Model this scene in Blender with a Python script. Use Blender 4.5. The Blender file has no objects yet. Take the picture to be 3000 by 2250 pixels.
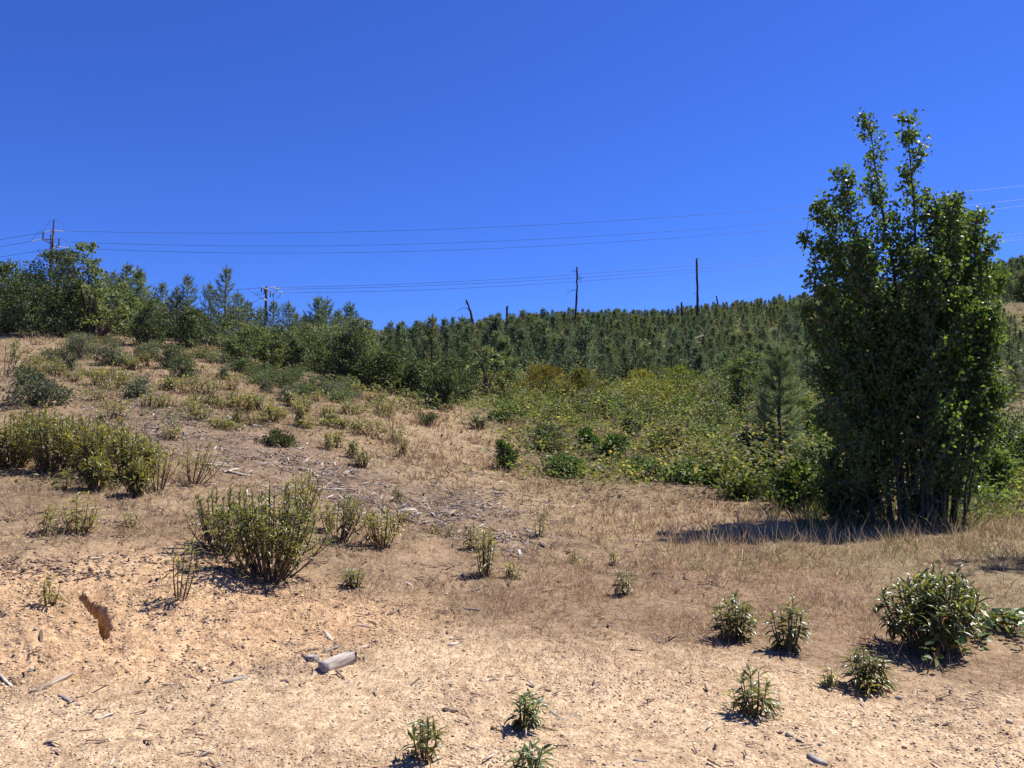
import bpy, math
import numpy as np
from mathutils import Vector

rng = np.random.default_rng(11)
R = math.radians
sc = bpy.context.scene
col = sc.collection

# ------------------------------------------------------------------ camera
F = 2253.0                    # focal length in pixels of the 3000 px wide photograph
PITCH = R(2.5)
EYE = 1.6
cam_d = bpy.data.cameras.new('camera')
cam_d.sensor_width = 36.0
cam_d.lens = 36.0 * F / 3000.0
cam_d.clip_start = 0.05
cam_d.clip_end = 6000
cam = bpy.data.objects.new('camera', cam_d)
col.objects.link(cam)
cam.location = (0, 0, EYE)
cam.rotation_euler = (R(90) + PITCH, 0, 0)
sc.camera = cam

# ------------------------------------------------------------------ light
SUN_EL, SUN_AZ = R(57), R(61)          # azimuth from +Y towards +X
sdir = Vector((math.cos(SUN_EL) * math.sin(SUN_AZ), math.cos(SUN_EL) * math.cos(SUN_AZ), math.sin(SUN_EL)))
world = bpy.data.worlds.new('World')
sc.world = world
world.use_nodes = True
wn = world.node_tree
bg = wn.nodes['Background']
sky = wn.nodes.new('ShaderNodeTexSky')
sky.sky_type = 'NISHITA'
sky.sun_disc = False
sky.sun_elevation = SUN_EL
sky.sun_rotation = SUN_AZ
sky.altitude = 400
sky.air_density = 1.0
sky.dust_density = 0.0
sky.ozone_density = 4.0
gm = wn.nodes.new('ShaderNodeMix')          # the deep saturated blue of this clear sky
gm.data_type = 'RGBA'; gm.blend_type = 'MULTIPLY'; gm.inputs[0].default_value = 1
gm.inputs[7].default_value = (0.25, 0.425, 1.0, 1)
wn.links.new(sky.outputs[0], gm.inputs[6])
wn.links.new(gm.outputs[2], bg.inputs['Color'])
bg.inputs['Strength'].default_value = 0.087
sun_d = bpy.data.lights.new('sun', 'SUN')
sun_d.energy = 4.8
sun_d.angle = R(0.53)
sun_d.color = (1.0, 0.95, 0.87)
sun = bpy.data.objects.new('sun', sun_d)
col.objects.link(sun)
sun.location = (40, 20, 60)
sun.rotation_euler = sdir.to_track_quat('Z', 'Y').to_euler()
sc.view_settings.view_transform = 'Standard'
sc.view_settings.look = 'None'
sc.view_settings.exposure = 0.85
sc.view_settings.gamma = 1.0
sc.cycles.max_bounces = 6
sc.cycles.diffuse_bounces = 3
sc.cycles.glossy_bounces = 2
sc.cycles.transmission_bounces = 4

# ------------------------------------------------------------------ picture <-> place
SP, CP = math.sin(PITCH), math.cos(PITCH)
def ray(px, py):
    xv = (np.asarray(px, float) - 1500) / F
    yv = (1125 - np.asarray(py, float)) / F
    den = CP - yv * SP
    return xv / den, (SP + yv * CP) / den          # X and Z rise per metre of Y
def at(px, py, d):
    a, b = ray(px, py)
    return np.array((a * d, d, EYE + b * d)).T
def proj(X, Y, Z):
    z = Z - EYE
    fy = Y * CP + z * SP
    up = -Y * SP + z * CP
    return 1500 + F * X / fy, 1125 - F * up / fy

def sstep(a, b, x):
    t = np.clip((x - a) / (b - a), 0, 1)
    return t * t * (3 - 2 * t)

def _h(i, j, s):
    n = (i * 374761393 + j * 668265263 + s * 1442695041) & 0xffffffff
    n = ((n ^ (n >> 13)) * 1274126177) & 0xffffffff
    return ((n ^ (n >> 16)) & 0xffff) / 32767.5 - 1.0
def vnoise(x, y, s=0):
    xi, yi = np.floor(x).astype(np.int64), np.floor(y).astype(np.int64)
    fx, fy = x - xi, y - yi
    fx = fx * fx * (3 - 2 * fx); fy = fy * fy * (3 - 2 * fy)
    a, b, c, d = _h(xi, yi, s), _h(xi + 1, yi, s), _h(xi, yi + 1, s), _h(xi + 1, yi + 1, s)
    return (a * (1 - fx) + b * fx) * (1 - fy) + (c * (1 - fx) + d * fx) * fy
def fbm(x, y, s=0, o=4):
    r, a, t = 0, 1.0, 0
    for k in range(o):
        r = r + a * vnoise(x * 2 ** k + 17.3 * k, y * 2 ** k - 9.1 * k, s + k)
        t += a; a *= 0.5
    return r / t

# ------------------------------------------------------------------ terrain: ground height measured along nine sight columns
COLS = {
 -700: [(2250,3.5),(2050,4.4),(1900,4.95),(1740,5.4),(1640,6.1),(1480,7.8),(1320,10.5),(1170,14.5),(1050,20),(960,26),(905,34),(890,50),(880,95),(900,160)],
 0:    [(2250,3.5),(2050,4.4),(1900,4.95),(1750,5.5),(1655,6.2),(1500,7.8),(1350,10.5),(1200,14.5),(1080,20),(982,26),(950,32),(960,50),(985,95),(1010,160)],
 500:  [(2250,3.5),(2050,4.4),(1950,4.9),(1800,5.55),(1690,6.2),(1600,7.2),(1500,8.6),(1350,11.5),(1200,16),(1080,22),(1000,28),(975,36),(1000,55),(1030,95),(1050,160)],
 1000: [(2250,3.5),(2000,4.64),(1900,5.25),(1800,6.0),(1700,7.0),(1600,8.3),(1500,10),(1400,12.3),(1300,15.5),(1200,20),(1130,26),(1095,32),(1105,45),(1070,70),(1055,100),(1060,160)],
 1500: [(2250,3.5),(1900,5.35),(1800,6.25),(1700,7.56),(1600,9.5),(1500,12.3),(1400,16),(1300,21),(1210,28),(1160,34),(1105,45),(1050,60),(1005,85),(985,115),(990,160)],
 2000: [(2250,3.5),(1900,5.35),(1800,6.25),(1700,7.56),(1600,9.56),(1540,11.3),(1450,15),(1400,17.5),(1300,23),(1200,32),(1130,45),(1050,65),(980,90),(930,125),(935,170)],
 2500: [(2250,3.5),(1900,5.35),(1800,6.25),(1700,7.56),(1600,9.56),(1540,11.4),(1455,15.5),(1390,19),(1290,26),(1205,36),(1100,55),(1000,80),(910,115),(875,150),(880,190)],
 3000: [(2250,3.5),(1900,5.35),(1800,6.25),(1700,7.56),(1600,9.56),(1540,11.4),(1470,14.5),(1400,19),(1300,27),(1200,38),(1110,55),(1010,75),(925,95),(860,120),(790,160),(800,210)],
 3700: [(2250,3.5),(1900,5.35),(1800,6.25),(1700,7.56),(1600,9.56),(1535,11.4),(1460,14.5),(1380,19),(1270,27),(1160,38),(1060,55),(950,75),(850,95),(780,120),(700,160),(720,210)],
}
LDG = np.linspace(0.0, math.log(4000), 520)
UG = np.linspace(-1.3, 1.3, 209)
def _gauss(n): 
    x = np.arange(-3 * n, 3 * n + 1); g = np.exp(-.5 * (x / n) ** 2); return g / g.sum()
def _build_grid():
    us, zs = [], []
    for px, pts in COLS.items():
        d = np.array([p[1] for p in pts]); py = np.array([p[0] for p in pts])
        z = EYE + d * ray(px, py)[1]
        ld = np.log(np.concatenate(([1.0, 2.5, 3.1], d, [d[-1] * 2.2, 4000])))
        z = np.concatenate(([0, 0, 0], z, [z[-1] * .5 - 12, -60]))
        zz = np.interp(LDG, ld, z)
        g = _gauss(3)
        zz = np.convolve(np.pad(zz, 9, mode='edge'), g, 'valid')
        us.append((px - 1500) / F); zs.append(zz)
    us, zs = np.array(us), np.array(zs)
    G = np.array([np.interp(UG, us, zs[:, k]) for k in range(len(LDG))]).T
    g = _gauss(6)
    P = np.pad(G, ((18, 18), (0, 0)), mode='edge')
    return np.array([np.convolve(P[:, k], g, 'valid') for k in range(G.shape[1])]).T
GRID = _build_grid()
def H0(X, Y):
    X, Y = np.asarray(X, float), np.asarray(Y, float)
    d = np.maximum(Y, 1.0)
    u = np.clip(X / d, -1.299, 1.299)
    a = (u - UG[0]) / (UG[1] - UG[0]); b = np.clip(np.log(d) / LDG[1], 0, len(LDG) - 1.001)
    i, j = a.astype(int), b.astype(int); fa, fb = a - i, b - j
    return (GRID[i, j] * (1 - fa) + GRID[i + 1, j] * fa) * (1 - fb) + (GRID[i, j + 1] * (1 - fa) + GRID[i + 1, j + 1] * fa) * fb
_DS = np.exp(np.linspace(math.log(1.5), math.log(400), 900))
def ground(px, py):
    """points of the terrain seen at pixels of the photograph"""
    px, py = np.atleast_1d(np.asarray(px, float)), np.atleast_1d(np.asarray(py, float))
    a, b = ray(px, py)
    out = np.zeros((len(px), 3))
    for s in range(0, len(px), 4000):
        aa, bb = a[s:s + 4000, None], b[s:s + 4000, None]
        below = EYE + bb * _DS <= H0(aa * _DS, np.broadcast_to(_DS, (aa.shape[0], len(_DS))))
        k = np.where(below.any(1), below.argmax(1), 700)
        d = _DS[k]
        X, Y = a[s:s + 4000] * d, d
        out[s:s + 4000] = np.stack((X, Y, H(X, Y)), 1)
    return out
GULLY = None
def bank_mask(X, Y):
    d = np.maximum(Y, .5); u = X / d
    return sstep(-.14, -.26, u) * sstep(4.3, 4.9, d) * (1 - sstep(6.2, 7.4, d))
def H(X, Y):
    X, Y = np.asarray(X, float), np.asarray(Y, float)
    z = H0(X, Y)
    far = sstep(7, 20, Y)
    z = z + .05 * far * fbm(X / 1.7, Y / 1.7, 3, 3) + .35 * sstep(25, 60, Y) * fbm(X / 9, Y / 9, 5, 3)
    z = z + .016 * fbm(X / .7, Y / .7, 8, 4) * (1 - sstep(20, 40, Y))
    z = z + .022 * fbm(X / .17, Y / .17, 13, 3) * sstep(6, 8, Y) * (1 - sstep(18, 28, Y))
    near = Y < 16
    if near.any():
        bm = bank_mask(X, Y)
        c = fbm(X / .16, Y / .16, 21, 4)
        z = z + bm * (.05 * fbm(X / .5, Y / .5, 31, 3) + .033 * np.sign(c) * np.abs(c) ** .8 + .011 * fbm(X / .035, Y / .035, 33, 2))
        z = z + (1 - bm) * (.011 * fbm(X / .075, Y / .075, 41, 3) + .005 * fbm(X / .026, Y / .026, 43, 2)) * (1 - sstep(12, 16, Y))
        if GULLY is not None:
            z = z - gully_cut(X, Y, .020 * fbm(X / .05, Y / .05, 51, 4))
    return z
def gully_cut(X, Y, wob):
    best = np.zeros_like(X)
    for (ax, ay, aw, ad), (bx, by, bw, bd) in zip(GULLY[:-1], GULLY[1:]):
        vx, vy = bx - ax, by - ay
        t = np.clip(((X - ax) * vx + (Y - ay) * vy) / (vx * vx + vy * vy), 0, 1)
        ds = np.hypot(X - ax - t * vx, Y - ay - t * vy) + wob
        w, dp = aw + (bw - aw) * t, ad + (bd - ad) * t
        best = np.maximum(best, dp * np.exp(-np.clip(ds / w, 0, 4) ** 6))
        dl = np.hypot(X + .016 - ax - t * vx, Y + .006 - ay - t * vy) + wob * .5      # deeper slot added along the left side so the gully floor falls in shade
        best = np.maximum(best, dp * 1.7 * np.exp(-np.clip(dl / (w * .62), 0, 4) ** 6))
    return best
_g = ground([238, 254, 272, 290, 306, 310, 316], [1744, 1756, 1774, 1796, 1820, 1850, 1900])
_w = [.018, .030, .036, .038, .034, .020, .03]; _dp = [.12, .26, .30, .28, .20, .03, .015]
GULLY = [(p[0], p[1], w, dd) for p, w, dd in zip(_g, _w, _dp)]

# zones of ground, drawn as outlines in photograph pixels and looked up for every ground point
ZX0, ZX1, ZY0, ZY1, ZS = -900, 3900, 700, 2420, 8
def inside(px, py, poly):
    r = np.zeros(px.shape, bool)
    n = len(poly)
    for i in range(n):
        (x0, y0), (x1, y1) = poly[i], poly[(i + 1) % n]
        if y0 == y1: continue
        c = ((y0 > py) != (y1 > py)) & (px < (x1 - x0) * (py - y0) / (y1 - y0) + x0)
        r ^= c
    return r
ZP = {
 'sand': [[(-900,2420),(-900,1990),(0,2000),(300,2020),(700,1990),(900,1930),(1100,1890),(1300,1850),(1450,1870),(1700,1895),(2000,1895),(2100,1925),(2400,1960),(2560,2010),(2900,2060),(3900,2050),(3900,2420)]],
 'bank': [[(-900,2010),(-900,1650),(0,1655),(230,1650),(350,1655),(430,1600),(560,1580),(640,1610),(720,1690),(900,1730),(1100,1755),(1250,1800),(1320,1850),(1100,1900),(900,1950),(700,2010),(300,2040)]],
 'red': [[(1230,1830),(1380,1720),(1600,1650),(2000,1630),(2300,1660),(2600,1700),(2700,1780),(2640,1900),(2560,1980),(2400,1950),(2100,1915),(1700,1885),(1400,1860)],
         [(2450,1960),(3000,1980),(3300,2010),(3300,2050),(2900,2040),(2560,2010)]],
 'green': [[(1850,1650),(2150,1600),(2700,1560),(3000,1520),(3900,1480),(3900,1850),(3000,1860),(2750,1780),(2400,1700)]],
 'tan': [[(1060,1170),(1300,1140),(1440,1230),(1500,1350),(1600,1430),(1800,1480),(2250,1490),(2300,1570),(2150,1610),(1900,1610),(1600,1560),(1480,1490),(1330,1400),(1120,1340),(1030,1250)],
         [(540,985),(610,960),(700,1000),(760,1080),(700,1110),(560,1060)], [(-900,970),(0,970),(330,990),(310,1050),(0,1060),(-900,1060)]],
 'bramble': [[(1400,1180),(1600,1150),(1900,1165),(2150,1180),(2400,1200),(2560,1400),(2560,1540),(2400,1535),(2290,1500),(2150,1450),(2000,1430),(1880,1420),(1750,1440),(1620,1425),(1550,1365),(1525,1300),(1545,1250),(1420,1230)]],
 'lush': [[(2820,1200),(3900,1150),(3900,1480),(3000,1540),(2860,1560),(2780,1500)]],
 'chips': [[(250,1130),(420,1120),(620,1200),(760,1260),(960,1290),(1000,1340),(900,1450),(760,1390),(560,1380),(360,1290)],
           [(900,1360),(1200,1340),(1400,1370),(1500,1450),(1640,1520),(1560,1600),(1300,1560),(1150,1500),(950,1450)],
           [(960,1010),(900,1080),(1010,1130),(1000,1050)]],
 'far': [[(1000,1130),(1300,1140),(1500,1150),(1900,1160),(2150,1170),(2500,1200),(3900,1150),(3900,700),(1000,700)], [(-900,960),(0,965),(530,975),(700,1000),(1000,1110),(1000,700),(-900,700)]],
 'scar': [[(2900,895),(2970,890),(3060,905),(3060,945),(2960,940),(2900,925)]],
}
_zx, _zy = np.meshgrid(np.arange(ZX0, ZX1, ZS), np.arange(ZY0, ZY1, ZS))
ZM = {}
for k, polys in ZP.items():
    jx = _zx + 110 * fbm(_zx / 130, _zy / 60, 61, 4); jy = _zy + 46 * fbm(_zx / 130, _zy / 60, 71, 4)
    m = np.zeros(_zx.shape)
    for p in polys: m = np.maximum(m, inside(jx.astype(float), jy.astype(float), p))
    for ax in (0, 1):
        g = _gauss((9 if ax else 5) if k in ('sand', 'bank', 'red', 'chips') else ((9 if ax else 5) if k == 'bramble' else (4 if ax else 3))); hw = len(g) // 2
        m = np.apply_along_axis(lambda v: np.convolve(np.pad(v, hw, mode='edge'), g, 'valid'), ax, m)
    ZM[k] = m
def zone(k, px, py):
    a = np.clip((px - ZX0) / ZS, 0, _zx.shape[1] - 1.01); b = np.clip((py - ZY0) / ZS, 0, _zx.shape[0] - 1.01)
    i, j = a.astype(int), b.astype(int); fa, fb = a - i, b - j
    M = ZM[k]
    return (M[j, i] * (1 - fa) + M[j, i + 1] * fa) * (1 - fb) + (M[j + 1, i] * (1 - fa) + M[j + 1, i + 1] * fa) * fb

# ------------------------------------------------------------------ mesh helpers
class Geo:
    def __init__(s): s.V, s.C, s.Fs, s.n = [], [], [], 0
    def add(s, V, Fc, C=None, mi=0):
        V = np.asarray(V, np.float32).reshape(-1, 3)
        if C is None: C = np.ones((len(V), 3))
        C = np.asarray(C, np.float32)
        if C.ndim == 1: C = np.tile(C, (len(V), 1))
        s.V.append(V); s.C.append(C); s.Fs.append((np.asarray(Fc, np.int32) + s.n, mi)); s.n += len(V)
        return s
    def merge(s, g, M=None, off=None):
        for V, C in zip(g.V, g.C): s.V.append(V if M is None else (V @ M.T + off).astype(np.float32)); s.C.append(C)
        for f, mi in g.Fs: s.Fs.append((f + s.n, mi))
        s.n += g.n
    def mesh(s, name, mats, smooth=False):
        V = np.concatenate(s.V); C = np.concatenate(s.C)
        me = bpy.data.meshes.new(name)
        me.vertices.add(len(V)); me.vertices.foreach_set('co', V.ravel())
        li = np.concatenate([f.ravel() for f, _ in s.Fs])
        tot = np.concatenate([np.full(len(f), f.shape[1], np.int32) for f, _ in s.Fs])
        mi = np.concatenate([np.full(len(f), m, np.int32) for f, m in s.Fs])
        me.loops.add(len(li)); me.loops.foreach_set('vertex_index', li)
        me.polygons.add(len(tot)); me.polygons.foreach_set('loop_start', np.concatenate(([0], np.cumsum(tot)[:-1])).astype(np.int32))
        if mi.any(): me.polygons.foreach_set('material_index', mi)
        if smooth: me.polygons.foreach_set('use_smooth', np.ones(len(tot), bool))
        at_ = me.attributes.new('tint', 'FLOAT_COLOR', 'POINT')
        at_.data.foreach_set('color', np.concatenate((C, np.ones((len(C), 1), np.float32)), 1).astype(np.float32).ravel())
        for m in mats: me.materials.append(m)
        me.update(calc_edges=True)
        return me
    def obj(s, name, mats, parent=None, smooth=False):
        o = bpy.data.objects.new(name, s.mesh(name, mats if isinstance(mats, (list, tuple)) else [mats], smooth))
        col.objects.link(o)
        if parent: o.parent = parent
        return o
def tag(o, label=None, cat=None, group=None, kind=None):
    if label: o['label'] = label
    if cat: o['category'] = cat
    if group: o['group'] = group
    if kind: o['kind'] = kind
    return o
def empty(name, loc, rz=0, s=1):
    o = bpy.data.objects.new(name, None); col.objects.link(o)
    o.location = loc; o.rotation_euler = (0, 0, rz); o.scale = (s, s, s); o.empty_display_size = .2
    return o
def nrm(v): return v / np.maximum(np.linalg.norm(v, axis=-1, keepdims=True), 1e-9)
# leaf templates: (along, side, up) and faces
T_LANCE = (np.array([(0,0,0),(.3,-.5,.09),(.3,.5,.09),(.68,-.42,.05),(.68,.42,.05),(1,0,-.2),(.3,0,.05),(.68,0,0)]),
           np.array([(0,1,6),(0,6,2),(1,3,7),(1,7,6),(6,7,4),(6,4,2),(3,5,7),(7,5,4)]))
T_LANCE2 = (np.array([(0,0,0),(.42,-.5,.05),(.42,.5,.05),(1,0,-.12)]), np.array([(0,1,3),(0,3,2)]))
T_DELTA = (np.array([(0,0,0),(.10,-.42,.04),(.10,.42,.04),(.34,-.5,.05),(.34,.5,.05),(.66,-.28,.02),(.66,.28,.02),(1,0,-.06),(.4,0,-.03)]),
           np.array([(0,1,8),(1,3,8),(3,5,8),(5,7,8),(0,8,2),(2,8,4),(4,8,6),(6,8,7)]))
T_RHOMB = (np.array([(0,0,0),(.45,-.5,.09),(.45,.5,.09),(1,0,-.05)]), np.array([(0,1,3),(0,3,2)]))
T_NEEDLE = (np.array([(0,-.5,0),(0,.5,0),(1,0,0)]), np.array([(0,1,2)]))
T_BLADE = (np.array([(0,-.5,0),(0,.5,0),(.55,-.4,.05),(.55,.4,.05),(1,0,-.12)]), np.array([(0,1,3),(0,3,2),(2,3,4)]))
def leaves(g, P, D, L, W, C, T, up=None, mi=0):
    P = np.asarray(P, float); n = len(P)
    if n == 0: return
    D = nrm(np.asarray(D, float))
    up = rng.normal(size=(n, 3)) if up is None else up
    S = nrm(np.cross(D, up)); N = np.cross(S, D)
    tv, tf = T
    L = np.broadcast_to(np.asarray(L, float), (n,)); W = np.broadcast_to(np.asarray(W, float), (n,))
    V = P[:, None] + tv[None, :, 0, None] * (L[:, None] * D)[:, None] + tv[None, :, 1, None] * (W[:, None] * S)[:, None] + tv[None, :, 2, None] * (L[:, None] * N)[:, None]
    k = len(tv)
    Fc = tf[None] + (np.arange(n) * k)[:, None, None]
    g.add(V.reshape(-1, 3), Fc.reshape(-1, tf.shape[1]), np.repeat(np.broadcast_to(C, (n, 3)), k, 0), mi)
def tube(g, P, r, C, sides=6, mi=0, cap=True):
    P = np.asarray(P, float); m = len(P)
    r = np.broadcast_to(np.asarray(r, float), (m,))
    D = nrm(np.gradient(P, axis=0))
    ref = np.array((.3, .95, .1)) if abs(D[:, 2]).mean() > .6 else np.array((0.05, .1, 1.))
    S = nrm(np.cross(D, ref)); N = np.cross(S, D)
    a = np.arange(sides) * 2 * math.pi / sides
    V = P[:, None] + r[:, None, None] * (np.cos(a)[None, :, None] * S[:, None] + np.sin(a)[None, :, None] * N[:, None])
    i = np.arange(m - 1)[:, None] * sides; j = np.arange(sides)[None]; j2 = (j + 1) % sides
    Fc = np.stack((i + j, i + j2, i + sides + j2, i + sides + j), -1).reshape(-1, 4)
    g.add(V.reshape(-1, 3), Fc, C, mi)
    if cap and sides > 2:
        base = g.n - m * sides
        for e in (0, (m - 1) * sides):
            g.Fs.append((np.arange(sides, dtype=np.int32)[None] + base + e, mi))
def bez(a, b, c, n=6):
    t = np.linspace(0, 1, n)[:, None]
    return (1 - t) ** 2 * a + 2 * t * (1 - t) * b + t * t * c
def jit(c, n, s=.25, hs=.12):
    """n leaf colours round a base colour: lightness and a little yellow or blue"""
    c = np.asarray(c, float)
    l = np.exp(rng.normal(0, s, (n, 1)))
    h = rng.normal(0, hs, (n, 1))
    return np.clip(c * l * np.concatenate((1 + h, 1 + h * .3, 1 - h * .5), 1), .004, .95)

# ------------------------------------------------------------------ materials
def new_mat(name):
    m = bpy.data.materials.new(name); m.use_nodes = True
    nt = m.node_tree
    return m, nt, nt.nodes['Principled BSDF'], nt.nodes['Material Output']
def leaf_mat(name, rough=.45, spec=.4, trans=.35, tcol=(1.35, 1.25, .55)):
    m, nt, p, out = new_mat(name)
    a = nt.nodes.new('ShaderNodeAttribute'); a.attribute_name = 'tint'
    nt.links.new(a.outputs['Color'], p.inputs['Base Color'])
    p.inputs['Roughness'].default_value = rough
    p.inputs['Specular IOR Level'].default_value = spec
    t = nt.nodes.new('ShaderNodeBsdfTranslucent')
    mu = nt.nodes.new('ShaderNodeMix'); mu.data_type = 'RGBA'; mu.blend_type = 'MULTIPLY'; mu.inputs[0].default_value = 1
    nt.links.new(a.outputs['Color'], mu.inputs[6]); mu.inputs[7].default_value = (*[c * 1.6 for c in tcol], 1)
    nt.links.new(mu.outputs[2], t.inputs['Color'])
    mx = nt.nodes.new('ShaderNodeMixShader'); mx.inputs[0].default_value = trans
    nt.links.new(p.outputs[0], mx.inputs[1]); nt.links.new(t.outputs[0], mx.inputs[2])
    nt.links.new(mx.outputs[0], out.inputs['Surface'])
    return m
M_LEAF = leaf_mat('glossy_leaf', .34, .5, .38)
M_POPLAR = leaf_mat('poplar_leaf', .46, .45, .46)
M_MID = leaf_mat('leathery_leaf', .5, .35, .38, (1.25, 1.2, .6))
M_NEEDLE = leaf_mat('pine_needle', .5, .3, .38, (1.05, 1.05, .75))
M_DULL = leaf_mat('dull_leaf', .6, .2, .35, (1.2, 1.2, .6))
M_GRASS = leaf_mat('dry_grass_blade', .7, .15, .28, (1.1, 1.0, .8))
def wood_mat(name, c1, c2, scale=(6, 6, 40), rough=.85, bump=.01):
    m, nt, p, out = new_mat(name)
    tc = nt.nodes.new('ShaderNodeTexCoord'); mp = nt.nodes.new('ShaderNodeMapping')
    mp.inputs['Scale'].default_value = scale
    nz = nt.nodes.new('ShaderNodeTexNoise'); nz.inputs['Scale'].default_value = 1.0; nz.inputs['Detail'].default_value = 6
    cr = nt.nodes.new('ShaderNodeValToRGB')
    cr.color_ramp.elements[0].position = .35; cr.color_ramp.elements[0].color = (*c1, 1)
    cr.color_ramp.elements[1].position = .68; cr.color_ramp.elements[1].color = (*c2, 1)
    bp = nt.nodes.new('ShaderNodeBump'); bp.inputs['Strength'].default_value = .5; bp.inputs['Distance'].default_value = bump
    nt.links.new(tc.outputs['Object'], mp.inputs[0]); nt.links.new(mp.outputs[0], nz.inputs['Vector'])
    nt.links.new(nz.outputs[0], cr.inputs[0]); nt.links.new(cr.outputs[0], p.inputs['Base Color'])
    nt.links.new(nz.outputs[0], bp.inputs['Height']); nt.links.new(bp.outputs[0], p.inputs['Normal'])
    p.inputs['Roughness'].default_value = rough; p.inputs['Specular IOR Level'].default_value = .2
    return m
def flat_mat(name, c, rough=.6, metal=0, spec=.4):
    m, nt, p, out = new_mat(name)
    nz = nt.nodes.new('ShaderNodeTexNoise'); nz.inputs['Scale'].default_value = 9
    cr = nt.nodes.new('ShaderNodeValToRGB')
    cr.color_ramp.elements[0].color = (*[x * .75 for x in c], 1); cr.color_ramp.elements[1].color = (*[min(1, x * 1.2) for x in c], 1)
    nt.links.new(nz.outputs[0], cr.inputs[0]); nt.links.new(cr.outputs[0], p.inputs['Base Color'])
    p.inputs['Roughness'].default_value = rough; p.inputs['Metallic'].default_value = metal; p.inputs['Specular IOR Level'].default_value = spec
    return m
def tint_mat(name, rough=.85, spec=.2):
    m, nt, p, out = new_mat(name)
    a = nt.nodes.new('ShaderNodeAttribute'); a.attribute_name = 'tint'
    nz = nt.nodes.new('ShaderNodeTexNoise'); nz.inputs['Scale'].default_value = 30; nz.inputs['Detail'].default_value = 4
    cr = nt.nodes.new('ShaderNodeValToRGB')
    cr.color_ramp.elements[0].color = (.65, .65, .65, 1); cr.color_ramp.elements[1].color = (1.25, 1.25, 1.25, 1)
    mu = nt.nodes.new('ShaderNodeMix'); mu.data_type = 'RGBA'; mu.blend_type = 'MULTIPLY'; mu.inputs[0].default_value = 1
    nt.links.new(nz.outputs[0], cr.inputs[0]); nt.links.new(a.outputs['Color'], mu.inputs[6]); nt.links.new(cr.outputs[0], mu.inputs[7])
    nt.links.new(mu.outputs[2], p.inputs['Base Color'])
    p.inputs['Roughness'].default_value = rough; p.inputs['Specular IOR Level'].default_value = spec
    return m
M_STONE = tint_mat('stone', .9)
M_CHIP = tint_mat('weathered_chip', .8)
M_STEM = tint_mat('stem_bark', .8)
M_BARK = wood_mat('pine_bark', (.035, .026, .02), (.12, .09, .07), (14, 14, 5))
M_PBARK = wood_mat('poplar_bark', (.03, .026, .022), (.10, .09, .075), (10, 10, 6))
M_SNAG = wood_mat('charred_snag', (.02, .016, .014), (.10, .08, .07), (12, 12, 2))
M_POLE = wood_mat('pole_wood', (.035, .022, .016), (.085, .055, .04), (14, 14, 1.5))
M_INSUL = flat_mat('insulator', (.62, .66, .66), .25, 0, .6)
M_METAL = flat_mat('dark_fitting', (.035, .035, .04), .6)
M_ARM = flat_mat('crossarm', (.42, .38, .34), .6)
M_WIRE = flat_mat('wire', (.04, .045, .05), .5)
M_GREYW = wood_mat('grey_timber', (.19, .165, .135), (.48, .43, .37), (9, 45, 45))
M_STICKP = wood_mat('pale_stick', (.30, .25, .2), (.62, .55, .45), (10, 60, 60))
M_SLAB = wood_mat('split_slab', (.13, .09, .06), (.48, .39, .29), (7, 70, 70))
M_STICKD = wood_mat('brown_stick', (.06, .042, .03), (.20, .14, .10), (10, 60, 60))

# ground
def ground_mat():
    m, nt, p, out = new_mat('ground')
    L = nt.links.new; N = nt.nodes.new
    a = N('ShaderNodeAttribute'); a.attribute_name = 'tint'
    tc = N('ShaderNodeTexCoord')
    def noise(scale, det=5, rough=.6):
        z = N('ShaderNodeTexNoise'); z.inputs['Scale'].default_value = scale; z.inputs['Detail'].default_value = det; z.inputs['Roughness'].default_value = rough
        L(tc.outputs['Object'], z.inputs['Vector']); return z.outputs[0]
    def ramp(src, p0, c0, p1, c1):
        r = N('ShaderNodeValToRGB'); e = r.color_ramp.elements
        e[0].position = p0; e[0].color = (*c0, 1); e[1].position = p1; e[1].color = (*c1, 1)
        L(src, r.inputs[0]); return r.outputs[0]
    def mult(x, y, f=1.0):
        z = N('ShaderNodeMix'); z.data_type = 'RGBA'; z.blend_type = 'MULTIPLY'; z.inputs[0].default_value = f
        L(x, z.inputs[6]); L(y, z.inputs[7]); return z.outputs[2]
    n1, n2, n3 = noise(1.3, 6), noise(13, 6, .65), noise(75, 4, .7)
    c = mult(a.outputs['Color'], ramp(n1, .3, (.80, .76, .72), .7, (1.14, 1.13, 1.10)))
    c = mult(c, ramp(n2, .32, (.66, .60, .56), .60, (1.10, 1.10, 1.10)))
    c = mult(c, ramp(n3, .34, (.64, .60, .57), .56, (1.10, 1.10, 1.10)))
    v = N('ShaderNodeTexVoronoi'); v.inputs['Scale'].default_value = 55; L(tc.outputs['Object'], v.inputs['Vector'])
    c = mult(c, ramp(v.outputs['Color'], .1, (.72, .68, .66), .9, (1.18, 1.16, 1.14)), .8)
    L(c, p.inputs['Base Color'])
    p.inputs['Roughness'].default_value = .95; p.inputs['Specular IOR Level'].default_value = .1
    add = N('ShaderNodeMath'); add.operation = 'MULTIPLY_ADD'; add.inputs[1].default_value = -.55
    L(v.outputs['Distance'], add.inputs[0]); L(n2, add.inputs[2])
    b1 = N('ShaderNodeBump'); b1.inputs['Strength'].default_value = .55; b1.inputs['Distance'].default_value = .025; L(add.outputs[0], b1.inputs['Height'])
    b2 = N('ShaderNodeBump'); b2.inputs['Strength'].default_value = .5; b2.inputs['Distance'].default_value = .008; L(n3, b2.inputs['Height']); L(b1.outputs[0], b2.inputs['Normal'])
    L(b2.outputs[0], p.inputs['Normal'])
    return m
M_GROUND = ground_mat()
C_SAND, C_BANK, C_LITTER = np.array((.485, .378, .25)), np.array((.47, .335, .205)), np.array((.25, .190, .124))
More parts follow.
